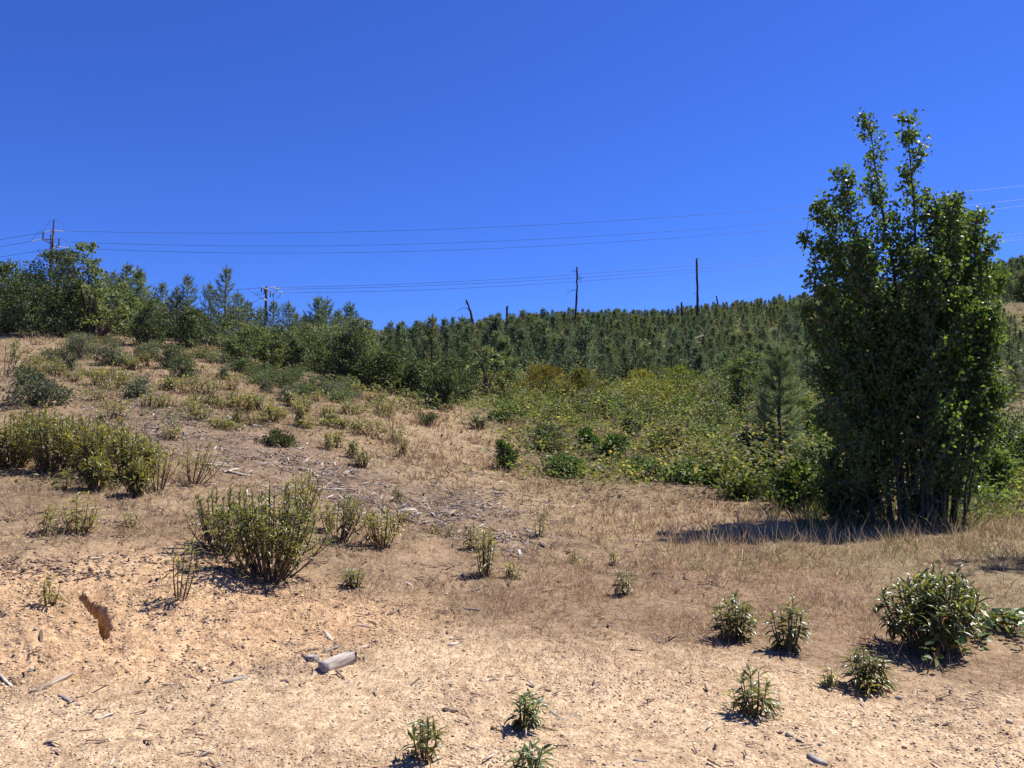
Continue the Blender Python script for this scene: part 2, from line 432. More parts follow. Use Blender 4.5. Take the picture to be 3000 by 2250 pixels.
C_RED, C_GREEN, C_TAN = np.array((.245, .18, .118)), np.array((.235, .195, .12)), np.array((.30, .235, .145))
C_BRAM, C_FAR, C_CHIP, C_SCAR = np.array((.14, .115, .065)), np.array((.12, .115, .065)), np.array((.225, .175, .125)), np.array((.27, .18, .115))
def ground_colour(X, Y, Z):
    px, py = proj(X, np.maximum(Y, 1.2), Z)
    c = np.tile(C_LITTER, (len(X), 1))
    grit = fbm(X / .35, Y / .35, 93, 4)
    c = c * (1 + .30 * fbm(X / 1.1, Y / 1.1, 91, 3) + .25 * fbm(X / .3, Y / .3, 95, 3))[:, None]
    for k, cc in (('chips', C_CHIP), ('tan', C_TAN), ('green', C_GREEN), ('red', C_RED), ('far', C_FAR), ('scar', C_SCAR), ('bramble', C_BRAM), ('lush', C_BRAM), ('bank', C_BANK), ('sand', C_SAND)):
        w = zone(k, px, py)
        w = np.clip((w - .5) * 1.15 + .5 + .6 * grit * np.minimum(1, 4 * w * (1 - w)), 0, 1)
        c = c * (1 - w[:, None]) + cc * w[:, None]
    c[Y < 3] = C_SAND
    return c
def build_ground():
    us = np.concatenate((np.linspace(-1.9, -.78, 50)[:-1], np.linspace(-.78, .78, 900), np.linspace(.78, 1.9, 50)[1:]))
    ds = np.concatenate((np.linspace(1.0, 2.9, 14)[:-1], np.exp(np.linspace(math.log(2.9), math.log(9), 400))[:-1], np.exp(np.linspace(math.log(9), math.log(60), 330))[:-1],
                         np.exp(np.linspace(math.log(60), math.log(230), 90))[:-1], np.exp(np.linspace(math.log(230), math.log(3500), 25))))
    U, D = np.meshgrid(us, ds)
    X, Y = (U * D).ravel(), D.ravel()
    Z = H(X, Y)
    C = ground_colour(X, Y, Z)
    # the sheet goes on behind the camera
    X = np.concatenate((us * 300, us * 8, X)); Y = np.concatenate((np.full(len(us), -300.), np.full(len(us), -2.), Y))
    Z = np.concatenate((np.zeros(2 * len(us)), Z)); C = np.concatenate((np.tile(C_SAND, (2 * len(us), 1)), C))
    n, m = len(us), len(ds) + 2
    i = np.arange(m - 1)[:, None] * n; j = np.arange(n - 1)[None]
    Fc = np.stack((i + j, i + j + 1, i + n + j + 1, i + n + j), -1).reshape(-1, 4)
    g = Geo().add(np.stack((X, Y, Z), 1), Fc, C)
    o = g.obj('ground', M_GROUND, smooth=True)
    tag(o, kind='structure')
build_ground()

# ------------------------------------------------------------------ scattered ground cover
def scatter(n, d0, d1, k=1.0, u0=-.78, u1=.78):
    """random ground points, density falling as 1/d^k"""
    e = 2 - k
    l0, l1 = math.log(d0), math.log(d1)
    r = rng.random(n)
    d = ((d0 ** e) + r * (d1 ** e - d0 ** e)) ** (1 / e)
    X = rng.uniform(u0, u1, n) * d
    return X, d
def scatter_zone(n, d0, d1, wf, k=1.0):
    X, Y = scatter(n, d0, d1, k)
    Z = H0(X, Y)
    px, py = proj(X, Y, Z)
    w = wf(px, py, X, Y)
    ok = rng.random(n) < w
    X, Y = X[ok], Y[ok]
    return np.stack((X, Y, H(X, Y)), 1)
def blades(name, P, hmin, hmax, w, cols, label, lean=.35, cat='grass', tuft=0):
    out = np.zeros((len(P), 2)); kk = None
    if tuft:      # blades spring from shared tussocks
        c0 = P[:max(1, len(P) // tuft)]; kk = rng.integers(0, len(c0), len(P))
        out = rng.normal(0, 1, (len(P), 2)); P = c0[kk] + np.concatenate((out * .035, np.zeros((len(P), 1))), 1)
    n = len(P)
    g = Geo()
    D = np.stack((rng.normal(0, lean, n), rng.normal(0, lean, n), np.ones(n)), 1)
    D[:, :2] += out * .4
    L = hmin + (hmax - hmin) * rng.random(n) ** 1.6
    ci = rng.integers(0, len(cols), n)
    if tuft: L *= (.55 + .9 * rng.random(len(c0)))[kk]; ci = np.where(rng.random(n) < .65, rng.integers(0, len(cols), len(c0))[kk], ci)
    C = np.asarray(cols)[ci] * .84 * np.exp(rng.normal(0, .38, (n, 1)))
    d = P[:, 1]
    W = w * (.6 + .8 * rng.random(n)) * np.clip(d / 9, .55, 2.5)
    P = P - np.array((0, 0, .01))
    leaves(g, P, D, L, W, np.clip(C, .01, .9), T_BLADE, np.stack((rng.normal(size=n), rng.normal(size=n), .2 * np.ones(n)), 1))
    o = g.obj(name, M_GRASS)
    return tag(o, label, cat, kind='stuff')
def clump(X, Y, s, sc_=1.0, pw=1.0): return np.clip(.5 + .9 * fbm(X / sc_, Y / sc_, s, 3), 0, 1) ** pw

P = scatter_zone(190000, 4.6, 13, lambda px, py, X, Y: np.clip(zone('red', px, py) * 1.0 + .2 * zone('green', px, py), 0, 1) * (.12 + .88 * clump(X, Y, 101, .35, 1.5)))
blades('reddish_weeds', P, .02, .15, .0042, [(.34,.20,.14),(.40,.27,.18),(.27,.165,.11),(.48,.36,.24),(.20,.13,.08),(.24,.22,.11)], 'low reddish brown dry weeds beyond the bare sand', .5, tuft=9)
P = scatter_zone(230000, 8, 32, lambda px, py, X, Y: zone('tan', px, py) * (.15 + .85 * clump(X, Y, 111, .8, 1.4)))
blades('dry_grass', P, .05, .27, .0065, [(.48,.375,.235),(.56,.46,.30),(.40,.29,.18),(.34,.24,.155),(.27,.19,.12)], 'tan dry grass sweeping down the middle of the slope', .45, tuft=14)
P = scatter_zone(110000, 8, 16, lambda px, py, X, Y: zone('green', px, py) * (.2 + .8 * clump(X, Y, 121, .6, 1.3)))
blades('mixed_grass', P, .04, .24, .0052, [(.32,.27,.15),(.24,.23,.11),(.42,.31,.20),(.20,.20,.09),(.48,.40,.26),(.36,.23,.16)], 'half green half dry grass in front of the poplar', .5, tuft=12)
P = scatter_zone(330000, 6, 30, lambda px, py, X, Y: np.clip(1 - zone('sand', px, py) - zone('bank', px, py) * .98 - .55 * zone('bramble', px, py) - zone('far', px, py) - .5 * zone('tan', px, py) - .5 * zone('chips', px, py), 0, 1) * clump(X, Y, 131, .7, 1.6))
blades('dry_weeds', P, .02, .14, .0055, [(.36,.25,.175),(.43,.31,.21),(.28,.195,.13),(.48,.38,.26),(.22,.17,.10),(.17,.12,.08)], 'thin dry weeds over the left slope', .6, tuft=8)
P = scatter_zone(26000, 2.9, 7, lambda px, py, X, Y: np.clip(zone('sand', px, py) + .5 * zone('bank', px, py), 0, 1) * clump(X, Y, 141, .5, 2.2) * (.5 + .5 * (px < 900) + .4 * (px > 2500)))
blades('wispy_stalks', P, .02, .13, .0026, [(.22,.12,.08),(.30,.18,.12),(.26,.15,.10),(.36,.26,.18)], 'wispy reddish stalks standing in the bare sand', .35)
P = scatter_zone(60000, 4.2, 8, lambda px, py, X, Y: np.clip(zone('sand', px, py) + zone('bank', px, py), 0, 1) * (1 - sstep(1890, 2080, py)) * (px > 700) * clump(X, Y, 145, .4, 1.3))
blades('sparse_weeds', P, .015, .10, .0035, [(.34,.20,.14),(.40,.28,.19),(.27,.165,.11),(.24,.21,.12)], 'sparse reddish weeds thinning out onto the sand', .6)
P = scatter_zone(34000, 10.6, 18, lambda px, py, X, Y: (zone('lush', px, py) * (py < 1560) + ((px > 2250) & (px < 2900) & (py < 1600) & (py > 1490)) * .7) * clump(X, Y, 151, .5))
blades('tall_grass', P, .2, .65, .008, [(.16,.19,.05),(.24,.24,.08),(.12,.15,.04),(.36,.31,.16),(.10,.11,.04)], 'tall green grass round the foot of the poplar', .3, tuft=10)

P = scatter_zone(9000, 8.5, 12.5, lambda px, py, X, Y: ((px > 1950) & (px < 3000) & (py > 1560) & (py < 1680)) * clump(X, Y, 155, .5, 1.5))
blades('seed_stalks', P, .15, .5, .004, [(.46,.37,.24),(.52,.43,.29),(.34,.25,.16)], 'tall pale seed stalks standing at the near edge of the poplar shade', .25)

# gravel and clods
def stones(name, P, s, cols, label, cat):
    n = len(P)
    ico = np.array([(1,0,0),(-1,0,0),(0,1,0),(0,-1,0),(0,0,1),(0,0,-1),(.6,.6,.5),(-.6,.55,.5),(-.6,-.6,.45),(.6,-.6,.5)])
    fc = np.array([(4,6,7),(4,7,8),(4,8,9),(4,9,6),(6,0,2),(6,2,7),(7,2,1),(7,1,8),(8,1,3),(8,3,9),(9,3,0),(9,0,6),(5,2,0),(5,1,2),(5,3,1),(5,0,3)])
    V = ico[None] * rng.uniform(.6, 1.25, (n, 10, 1))
    V = V * (s[:, None, None] * rng.uniform(.5, 1.2, (n, 1, 3)) * np.array((1, 1, .62)))
    a = rng.uniform(0, 6.28, n); c_, s_ = np.cos(a)[:, None], np.sin(a)[:, None]
    V = np.stack((V[..., 0] * c_ - V[..., 1] * s_, V[..., 0] * s_ + V[..., 1] * c_, V[..., 2]), -1)
    V = V + (P + np.array((0, 0, 1)) * (s * .12)[:, None])[:, None]
    C = np.asarray(cols)[rng.integers(0, len(cols), n)] * np.exp(rng.normal(0, .2, (n, 1)))
    g = Geo().add(V.reshape(-1, 3), (fc[None] + (np.arange(n) * 10)[:, None, None]).reshape(-1, 3), np.repeat(np.clip(C, .02, .9), 10, 0))
    return tag(g.obj(name, M_STONE), label, cat, kind='stuff')
P = scatter_zone(150000, 2.9, 8, lambda px, py, X, Y: np.clip(zone('sand', px, py) * 1.0, 0, 1) * (.2 + .8 * clump(X, Y, 161, .45, 2)), .6)
stones('gravel', P, .003 + .0075 * rng.random(len(P)) ** 3.2, [(.52,.42,.27),(.58,.48,.33),(.40,.29,.19),(.24,.16,.11),(.48,.40,.30)], 'fine gravel strewn over the bare sand', 'gravel')
P = scatter_zone(110000, 4.2, 8, lambda px, py, X, Y: zone('bank', px, py) * clump(X, Y, 171, .3, 1.2), .6)
stones('dirt_clods', P, .0035 + .013 * rng.random(len(P)) ** 3, [(.50,.37,.22),(.44,.31,.19),(.54,.41,.26),(.32,.21,.14)], 'crumbled orange dirt clods on the eroded bank', 'dirt')

P = scatter_zone(60000, 4.8, 8, lambda px, py, X, Y: np.clip(1.6 - np.abs(py - np.where(px < 560, 1668, 1640 + (px - 560) * .2)) / 26, 0, 1) * (px < 900) * clump(X, Y, 175, .22, 2.2), .6)
stones('root_clods', P, .008 + .022 * rng.random(len(P)) ** 2.5, [(.22,.15,.10),(.16,.11,.08),(.28,.19,.13),(.10,.07,.055)], 'dark crumbling clods and roots along the lip of the bank', 'dirt')

# wood chips
def chips(name, P, lmin, lmax, cols, label):
    n = len(P)
    box = np.array([(x, y, z) for x in (-.5, .5) for y in (-.5, .5) for z in (0, 1)], float)
    box[4:, 1:] *= .6
    fc = np.array([(0,1,3,2),(4,6,7,5),(0,4,5,1),(2,3,7,6),(1,5,7,3),(0,2,6,4)])
    L = lmin + (lmax - lmin) * rng.random(n) ** 2.2
    V = box[None] * np.stack((L, L * rng.uniform(.07, .2, n), L * rng.uniform(.03, .08, n)), 1)[:, None]
    V[..., 2] += V[..., 0] * rng.normal(0, .22, (n, 1))
    V[..., 1] += V[..., 0] ** 2 * rng.normal(0, 1.2, (n, 1))
    a = rng.uniform(0, 6.28, n); c_, s_ = np.cos(a)[:, None], np.sin(a)[:, None]
    V = np.stack((V[..., 0] * c_ - V[..., 1] * s_, V[..., 0] * s_ + V[..., 1] * c_, V[..., 2] + .012), -1) + P[:, None]
    C = np.asarray(cols)[rng.integers(0, len(cols), n)] * np.exp(rng.normal(0, .2, (n, 1)))
    g = Geo().add(V.reshape(-1, 3), (fc[None] + (np.arange(n) * 8)[:, None, None]).reshape(-1, 4), np.repeat(np.clip(C, .02, .9), 8, 0))
    return tag(g.obj(name, M_CHIP), label, 'wood chips', kind='stuff')
CH = [(.34,.295,.26),(.44,.395,.35),(.26,.21,.175),(.17,.125,.095),(.34,.265,.20),(.27,.19,.135)]
P = scatter_zone(150000, 7, 27, lambda px, py, X, Y: zone('chips', px, py) * clump(X, Y, 181, .9, 1.4))
chips('wood_chip_litter', P, .02, .21, CH, 'grey weathered wood chips littering the left slope')
P = scatter_zone(120000, 5.5, 30, lambda px, py, X, Y: np.clip(1 - zone('sand', px, py) - .9 * zone('bank', px, py) - zone('bramble', px, py) - zone('far', px, py), 0, 1) * clump(X, Y, 191, .6, 2.5) * (px < 2100) * .9)
chips('bark_litter', P, .02, .12, CH[2:] + [(.2,.12,.08),(.12,.08,.06),(.15,.10,.07)], 'bark and twig litter over the slope')
P = scatter_zone(9000, 2.9, 7.5, lambda px, py, X, Y: np.clip(zone('sand', px, py) + zone('bank', px, py), 0, 1) * clump(X, Y, 195, .5, 2) * .5)
chips('twig_litter', P, .012, .09, [(.16,.10,.07),(.24,.16,.11),(.36,.29,.22)], 'small twigs and bark bits on the sand')


# ------------------------------------------------------------------ plant builders (real sizes, base at the origin)
def yerba(h, w, ns, leaf=.095, lw=.017, colr=(.068, .082, .024), lean=0., bare=.3, sub=0, dense=1.0, flat=0.):
    """narrow-leaved upright shrub: forked stems with whorls of long leaves towards the tips"""
    st, fo = Geo(), Geo()
    tips = []
    for i in range(ns):
        a = i * 2.4 + rng.uniform(-.5, .5); r = .5 * w * math.sqrt((i + .5) / ns) * rng.uniform(.75, 1.05)
        z = h * (1 - .42 * (2 * r / w) ** 2) * rng.uniform(.78, 1.0)
        b = np.array((math.cos(a) * r * .3, math.sin(a) * r * .3, -.02))
        t = np.array((math.cos(a) * r + lean * z, math.sin(a) * r, z))
        m = b + (t - b) * .5 + np.array((math.cos(a) * r * .22, math.sin(a) * r * .22, -.04 * h))
        tips.append((bez(b, m, t, 7), .004 + .006 * h))
    for p, r in list(tips):
        for _ in range(sub):
            k = rng.integers(2, 5); b = p[k]
            d = p[-1] - p[0]; d = d / np.linalg.norm(d)
            o = rng.normal(size=3) * np.array((1, 1, .3)); o = o / np.linalg.norm(o)
            ln = np.linalg.norm(p[-1] - b) * rng.uniform(.6, 1.0)
            t = b + (d * .75 + o * .5) * ln
            tips.append((bez(b, b + o * ln * .4 + d * ln * .2, t, 6), r * .6))
    for p, r in tips:
        tube(st, p, np.linspace(r, r * .4, len(p)), np.array((.10, .07, .05)) * rng.uniform(.6, 1.2), 5)
        ln = np.linalg.norm(np.diff(p, axis=0), axis=1).sum()
        n = int(max(7, ln * (1 - bare) / leaf * 8.5 * dense))
        s = bare + (1 - bare) * rng.random(n) ** .75
        x = s * (len(p) - 1); i = np.minimum(x.astype(int), len(p) - 2); f = (x - i)[:, None]
        P = p[i] * (1 - f) + p[i + 1] * f
        tn = (s - bare) / (1 - bare)
        az = rng.uniform(0, 6.28, n)
        el = -.95 + .2 * flat + (2.05 - .75 * flat) * tn + rng.normal(0, .22, n)
        D = np.stack((np.cos(az) * np.cos(el), np.sin(az) * np.cos(el), np.sin(el)), 1)
        L = leaf * rng.uniform(.75, 1.15, n) * (1 - .35 * tn ** 4)
        C = jit(colr, n, .28, .14)
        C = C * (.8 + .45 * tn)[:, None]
        dead = (tn < .35) & (rng.random(n) < .3)
        C[dead] = jit((.22, .13, .055), int(dead.sum()), .3, .1)
        leaves(fo, P, D, L, lw * rng.uniform(.8, 1.2, n) * (.8 + .4 * (1 - tn)), C, T_LANCE if leaf > .07 and h < 2 else T_LANCE2, np.tile((0, 0, 1.), (n, 1)) + rng.normal(0, .25, (n, 3)))
    return st, fo
def bush(h, w, nc, lpc, L, W, colr, cr=.16, low=.1, up=.3, sub=.25, T=T_RHOMB, round_=1.0, stems=9):
    """leafy shrub or small oak: forked stems carrying separate leaf clusters, with gaps between them"""
    st, fo = Geo(), Geo()
    a = rng.uniform(0, 6.28, nc); q = rng.random(nc)
    z = low + (1 - low) * rng.random(nc) ** .85
    prof = np.sqrt(np.clip(1 - ((z - .38) / .64) ** 2, .03, 1)) ** round_
    lob = 1 + .34 * np.sin(a * rng.integers(2, 5) + z * 5 + rng.uniform(0, 6)) + .2 * rng.normal(size=nc)
    z = np.clip(z * (1 + .25 * np.sin(a + rng.uniform(0, 6))) , .02, 1)
    r = .5 * w * prof * lob * (.35 + .65 * q ** .5)
    Cn = np.stack((np.cos(a) * r, np.sin(a) * r, z * h), 1)
    pick = np.argsort(-z)[:: max(1, nc // (stems * 3))]
    for i in pick:
        b = np.array((rng.normal(0, .05 * w), rng.normal(0, .05 * w), -.04))
        m = b + (Cn[i] - b) * .45; m[:2] *= .55
        tube(st, bez(b, m, Cn[i], 7), np.linspace(.008 + .008 * h, .004, 7), np.array((.10, .08, .065)) * rng.uniform(.6, 1.3), 5)
    n = nc * lpc
    cl = np.repeat(np.arange(nc), lpc)
    off = rng.normal(size=(n, 3)); off = off / np.linalg.norm(off, axis=1, keepdims=True) * (rng.random((n, 1)) ** .5)
    crn = cr * rng.uniform(.6, 1.3, nc)
    P = Cn[cl] + off * crn[cl][:, None] * np.array((1, 1, .8))
    P[:, 2] = np.maximum(P[:, 2], .02)
    D = off + rng.normal(0, .5, (n, 3)) + np.array((0, 0, up))
    cj = jit(colr, nc, .16, .08)
    C = jit((1, 1, 1), n, .25, .12).clip(.3, 3) * cj[cl]
    leaves(fo, P, D, L * rng.uniform(.7, 1.2, n), W * rng.uniform(.7, 1.2, n), C, T)
    return st, fo
def pine(h, tufts=6, npt=14, nl=.14, nw=.009, colr=(.115, .15, .085), wid=.30, low=.1):
    """young pine: whorls of upswept branches clothed in long needles, candle-like leader"""
    tr, cr = Geo(), Geo()
    b = rng.normal(0, .012 * h, 2)
    tp = np.array([(0, 0, -.08), (b[0], b[1], h * .4), (b[0] * .6, b[1] * .6, h * .8), (0, 0, h)])
    tube(tr, tp, (.014 * h + .01, .010 * h + .008, .005 * h + .004, .004), (.09, .075, .06), 7)
    z = low * h
    lim, tufP, tufD = [], [], []
    while z < .93 * h:
        t = z / h
        x = np.array([np.interp(z, tp[:, 2], tp[:, 0]), np.interp(z, tp[:, 2], tp[:, 1]), z])
        k = rng.integers(4, 7); a0 = rng.uniform(0, 6.28)
        for j in range(k):
            a = a0 + j * 6.28 / k + rng.normal(0, .3)
            ln = h * (wid * (1 - t) ** .9 + .025) * rng.uniform(.55, 1.2)
            if t < .2: ln *= .8
            o = np.array((math.cos(a), math.sin(a), 0))
            e = x + o * ln * .92 + np.array((0, 0, ln * rng.uniform(.3, .8)))
            p = bez(x, x + o * ln * .65 + np.array((0, 0, ln * .02)), e, 5)
            lim.append((p, .003 + .003 * h * (1 - t)))
            nt_ = max(2, int(round(tufts * (.5 + .9 * ln / (h * wid)))))
            for s in np.linspace(.25, 1, nt_):
                q = s * 4; i = min(int(q), 3); f = q - i
                w = rng.normal(0, .07 * ln, 3) * s
                tufP.append(p[i] * (1 - f) + p[i + 1] * f + w); tufD.append(p[i + 1] - p[i] + w * .6)
        z += h * rng.uniform(.05, .085) * (1.15 - .5 * t)
    for s in np.linspace(.86, 1.0, 5): tufP.append(np.array((0, 0, h * s - nl * .4))); tufD.append(np.array((0, 0, 1.)))
    for p, r in lim: tube(tr, p[::1 if npt > 10 else 2], np.linspace(r, r * .4, 5)[::1 if npt > 10 else 2], (.085, .07, .055), 4 if npt > 10 else 3, cap=False)
    tufP, tufD = np.array(tufP), nrm(np.array(tufD)); nt = len(tufP)
    n = nt * npt; c = np.repeat(np.arange(nt), npt)
    spread = np.where(np.arange(nt) >= nt - 5, .3, .55)
    D = tufD[c] + rng.normal(0, 1, (n, 3)) * spread[c][:, None] + np.array((0, 0, .1))
    P = tufP[c] + tufD[c] * rng.uniform(-1, .6, (n, 1)) * nl * .5
    C = jit(colr, nt, .26, .12)[c] * np.exp(rng.normal(0, .22, (n, 1)))
    leaves(cr, P, D, nl * rng.uniform(.7, 1.15, n), nw, C, T_NEEDLE)
    return tr, cr

REG = []      # everything countable, for the labels that tell neighbours apart
def put(name, parts, loc, rz, label, cat, group=None, scale=1.0, mats=None):
    """a thing: an Empty at the foot of the plant with its parts"""
    e = empty(name, loc, rz)
    e.scale = scale if isinstance(scale, tuple) else (scale,) * 3
    for pn, me in parts:
        o = bpy.data.objects.new(pn, me if isinstance(me, bpy.types.Mesh) else me.mesh(pn, [(mats or {}).get(pn, M_LEAF)]))
        col.objects.link(o); o.parent = e
    if loc[1] < 30: BASES.append((loc[0], loc[1], cat))
    return tag(e, label, cat, group)
BASES = []
MS = {'stem': M_STEM, 'foliage': M_LEAF, 'trunk': M_BARK, 'crown': M_NEEDLE}
MATS_BUSH = {'stem': M_STEM, 'foliage': M_MID}
def spot(cx, by, wpx, ty):
    g = ground(cx, by)[0]
    s = g[1] / F
    return g, (by - ty) * s, wpx * s

# --- narrow-leaved shrubs standing by themselves in front
GN = 'narrow-leaved shrubs on the sand and slope'
OL, YL, GR = (.105, .115, .036), (.155, .15, .05), (.085, .112, .038)
near = [
 (1243, 2228, 120, 2112, 7, OL, 'dark rosette of narrow leaves in the sand, left of the double tuft'),
 (1535, 2130, 105, 2020, 8, GR, 'small upright tuft of pointed leaves in the middle of the bare sand'),
 (1545, 2285, 135, 2155, 8, GR, 'broad-leaved double tuft cut off by the bottom of the view'),
 (2210, 2088, 150, 1960, 12, OL, 'rounded leafy tuft with a crisp dark shadow on the sand'),
 (2540, 2018, 165, 1905, 16, (.085, .095, .03), 'bushy olive tuft at the sand edge beside a yellow seedling'),
 (2432, 2012, 55, 1960, 6, YL, 'small yellowish tuft touching the bushy olive one'),
 (2548, 2048, 34, 1995, 3, (.24, .19, .04), 'tiny yellow seedling in front of the bushy olive tuft'),
 (2155, 1872, 150, 1750, 15, OL, 'left one of the two dark shrubs at the edge of the red weeds'),
 (2310, 1905, 140, 1752, 11, OL, 'right one of the two dark shrubs at the edge of the red weeds'),
 (2735, 1905, 370, 1655, 46, (.075, .092, .027), 'large rounded shrub at right with a broad-leaved vine over its foot'),
 (1422, 1690, 85, 1535, 10, YL, 'slim upright yellow-green shrub in the middle of the weeds, the tallest there'),
 (1385, 1610, 45, 1525, 4, YL, 'thin single-stemmed sprout behind the slim yellow-green shrub'),
 (1495, 1695, 60, 1640, 5, YL, 'low sprout at the right foot of the slim yellow-green shrub'),
 (1580, 1575, 40, 1505, 4, OL, 'dark spindly sprout with a shadow at its foot on the chip-strewn slope'),
 (1830, 1742, 62, 1668, 6, OL, 'little dark sprout alone among the reddish weeds'),
 (1795, 1655, 30, 1610, 3, YL, 'faint sprout behind the little dark one in the reddish weeds'),
 (1680, 1650, 34, 1600, 3, YL, 'pale sprout half sunk in the weeds below the chips'),
 (232, 1560, 160, 1448, 9, YL, 'spreading yellow-green shrub alone on the weedy shelf above the bank'),
 (125, 1572, 60, 1485, 5, YL, 'small faded sprout left of the spreading shrub on the weedy shelf'),
 (380, 1545, 60, 1490, 4, YL, 'low sprout right of the spreading shrub on the weedy shelf'),
 (140, 1775, 85, 1678, 5, YL, 'pale tuft on the lip of the bank left of the gully'),
 (1038, 1722, 75, 1660, 8, OL, 'squat dark tuft right of the big shrub on the bank'),
 (1165, 1470, 32, 1415, 4, OL, 'single dark sprout on the orange patch of the slope'),
 (1272, 1562, 30, 1530, 3, YL, 'tiny seedling left of a pair on the chip slope'),
 (1318, 1572, 34, 1528, 3, YL, 'tiny seedling right of a pair on the chip slope'),
 (190, 1432, 55, 1375, 4, OL, 'little dark shrub between the weedy shelf and the big left thicket'),
 (1190, 1535, 40, 1492, 3, OL, 'short sprout just right of the two lower shrubs'),
]
for cx, by, wp, ty, ns, c, lab in near:
    g, h, w = spot(cx, by, wp, ty)
    lf = np.clip(.115 * (h / .35) ** .3, .075, .125)
    st, fo = yerba(h, w * .85, ns, lf, lf * .16, c, bare=.12 if h < .45 else .3, sub=1 if ns > 20 else 0, dense=(.95 if h < .45 else .66) * rng.uniform(.85, 1.15), flat=rng.uniform(.7, 1.4) if h < .5 else .5, lean=rng.normal(0, .12))
    put('narrow_leaved_shrub', [('stem', st), ('foliage', fo)], g, rng.uniform(0, 6.28), lab, 'shrub', GN, mats=MS)
# big clump on the bank and the leggy ones
for cx, by, wp, ty, ns, sub, c, bare, lean, lab in [
 (790, 1690, 330, 1400, 38, 2, OL, .34, 0, 'biggest dark shrub on the bank with a deep shadow under it'),
 (655, 1620, 240, 1420, 24, 1, OL, .3, 0, 'dense left wing of the big shrub clump on the bank'),
 (885, 1520, 130, 1375, 14, 1, YL, .35, .1, 'tall thin-stemmed shrub directly behind the biggest one on the bank'),
 (1000, 1590, 120, 1440, 12, 1, OL, .42, .25, 'leggy shrub with slanting bare stems right of the biggest one'),
 (1120, 1605, 150, 1480, 16, 1, YL, .3, 0, 'rounded yellow-green shrub at the right end of the bank clump'),
 (530, 1765, 105, 1585, 6, 0, OL, .55, .12, 'sparse leggy plant with long bare stems on the bare bank'),
 (570, 1420, 140, 1290, 10, 1, YL, .45, .3, 'leaning open shrub behind the left wing of the bank clump'),
 (465, 1440, 100, 1290, 8, 1, YL, .5, .1, 'tall open stems at the right end of the left thicket'),
 (960, 1560, 70, 1470, 6, 1, YL, .35, 0, 'small open shrub between the biggest one and the leggy one'),
]:
    g, h, w = spot(cx, by, wp, ty)
    st, fo = yerba(h, w, ns, .105, .0155, c, lean, bare, sub, .62)
    put('narrow_leaved_shrub', [('stem', st), ('foliage', fo)], g, rng.uniform(0, 6.28) if lean == 0 else 0, lab, 'shrub', GN, mats=MS)
# left thicket
k = 0
TH = [(40,1372,170,1190),(150,1385,180,1180),(265,1395,170,1215),(370,1415,150,1235),(95,1340,150,1175),(215,1345,150,1190),(320,1360,140,1225),(430,1400,90,1260),(-60,1380,160,1180),(285,1440,90,1330),(400,1455,70,1345)]
TL = ['cut by the left edge at the front', 'second from the left at the front', 'third from the left at the front', 'at the right front', 'nearest the left edge at the back', 'in the middle of the back', 'right of the middle at the back', 'thin and last on the right', '', 'low, in front of the middle', 'low, in front of the right end']
for (cx, by, wp, ty), tl in zip(TH, TL):
    g, h, w = spot(cx, by, wp, ty)
    st, fo = yerba(h, w, 24, .11, .018, (.125, .128, .042), 0, .14, 1, .6)
    put('narrow_leaved_shrub', [('stem', st), ('foliage', fo)], g, rng.uniform(0, 6.28), ('yellow-green shrub of the left thicket, ' + tl) if tl else 'yellow-green thicket shrub mostly outside the left edge', 'shrub', 'yellow-green thicket at the left edge', mats=MS)

ORD = 'first second third fourth fifth sixth seventh eighth ninth tenth eleventh twelfth thirteenth fourteenth fifteenth sixteenth seventeenth eighteenth nineteenth twentieth'.split()
def ordinals(items, head, tail):
    # items: (px, object) of one small region, told apart by their order from the left
    items.sort(key=lambda t: t[0])
    last = len(items) - 1
    for i, (_, o) in enumerate(items):
        word = 'lone' if last == 0 else 'leftmost' if i == 0 else 'rightmost' if i == last else ORD[min(i, 19)]
        o['label'] = word + ' ' + head + (' from left ' if 0 < i < last else ' ') + tail
# --- narrow-leaved shrubs up the slope
slope = {
 ('yellow-green shrub', 'in the sparse row high on the slope'): [(140,1090,80,1040),(105,1075,60,1035),(430,1075,60,1025),(330,1140,120,1060),(285,1130,70,1065),(560,1155,90,1095),(610,1160,80,1090),(680,1140,70,1085),(395,1085,50,1040)],
 ('yellow-green shrub', 'of the group above the wood chips'): [(715,1210,80,1150),(755,1205,60,1140),(890,1215,60,1145),(880,1250,30,1185),(800,1235,70,1180),(690,1195,60,1140),(320,1240,110,1165),(960,1225,55,1180),(1020,1215,50,1165)],
 ('low shrub', 'growing among the grey wood chips'): [(560,1210,90,1165),(590,1235,80,1180),(640,1200,60,1165),(480,1195,90,1150),(760,1250,70,1205),(345,1225,80,1155),(500,1290,60,1240)],
 ('dark upright shrub', 'beside the tan grass strip'): [(960,1315,50,1255),(990,1310,40,1250),(1035,1345,32,1285),(1065,1370,60,1310),(1180,1340,45,1280),(1090,1280,90,1225),(1155,1295,80,1230),(1045,1275,26,1240),(970,1245,40,1205)],
 ('leafy shrub', 'at the upper end of the tan grass'): [(1110,1215,60,1160),(1140,1225,70,1170),(1045,1165,60,1110),(1100,1180,90,1130)],
}
for ph, lst in slope.items():
    it = []
    for cx, by, wp, ty in lst:
        g, h, w = spot(cx, by, wp, ty)
        c = np.array((.15, .15, .062)) * rng.uniform(.75, 1.15)
        st, fo = yerba(h, w, int(rng.integers(7, 13)), .11, .024, c, rng.normal(0, .1), .25, 1, .5)
        it.append((cx, put('narrow_leaved_shrub', [('stem', st), ('foliage', fo)], g, rng.uniform(0, 6.28), None, 'shrub', 'narrow-leaved shrubs up the slope', mats=MS)))
    ordinals(it, *ph)

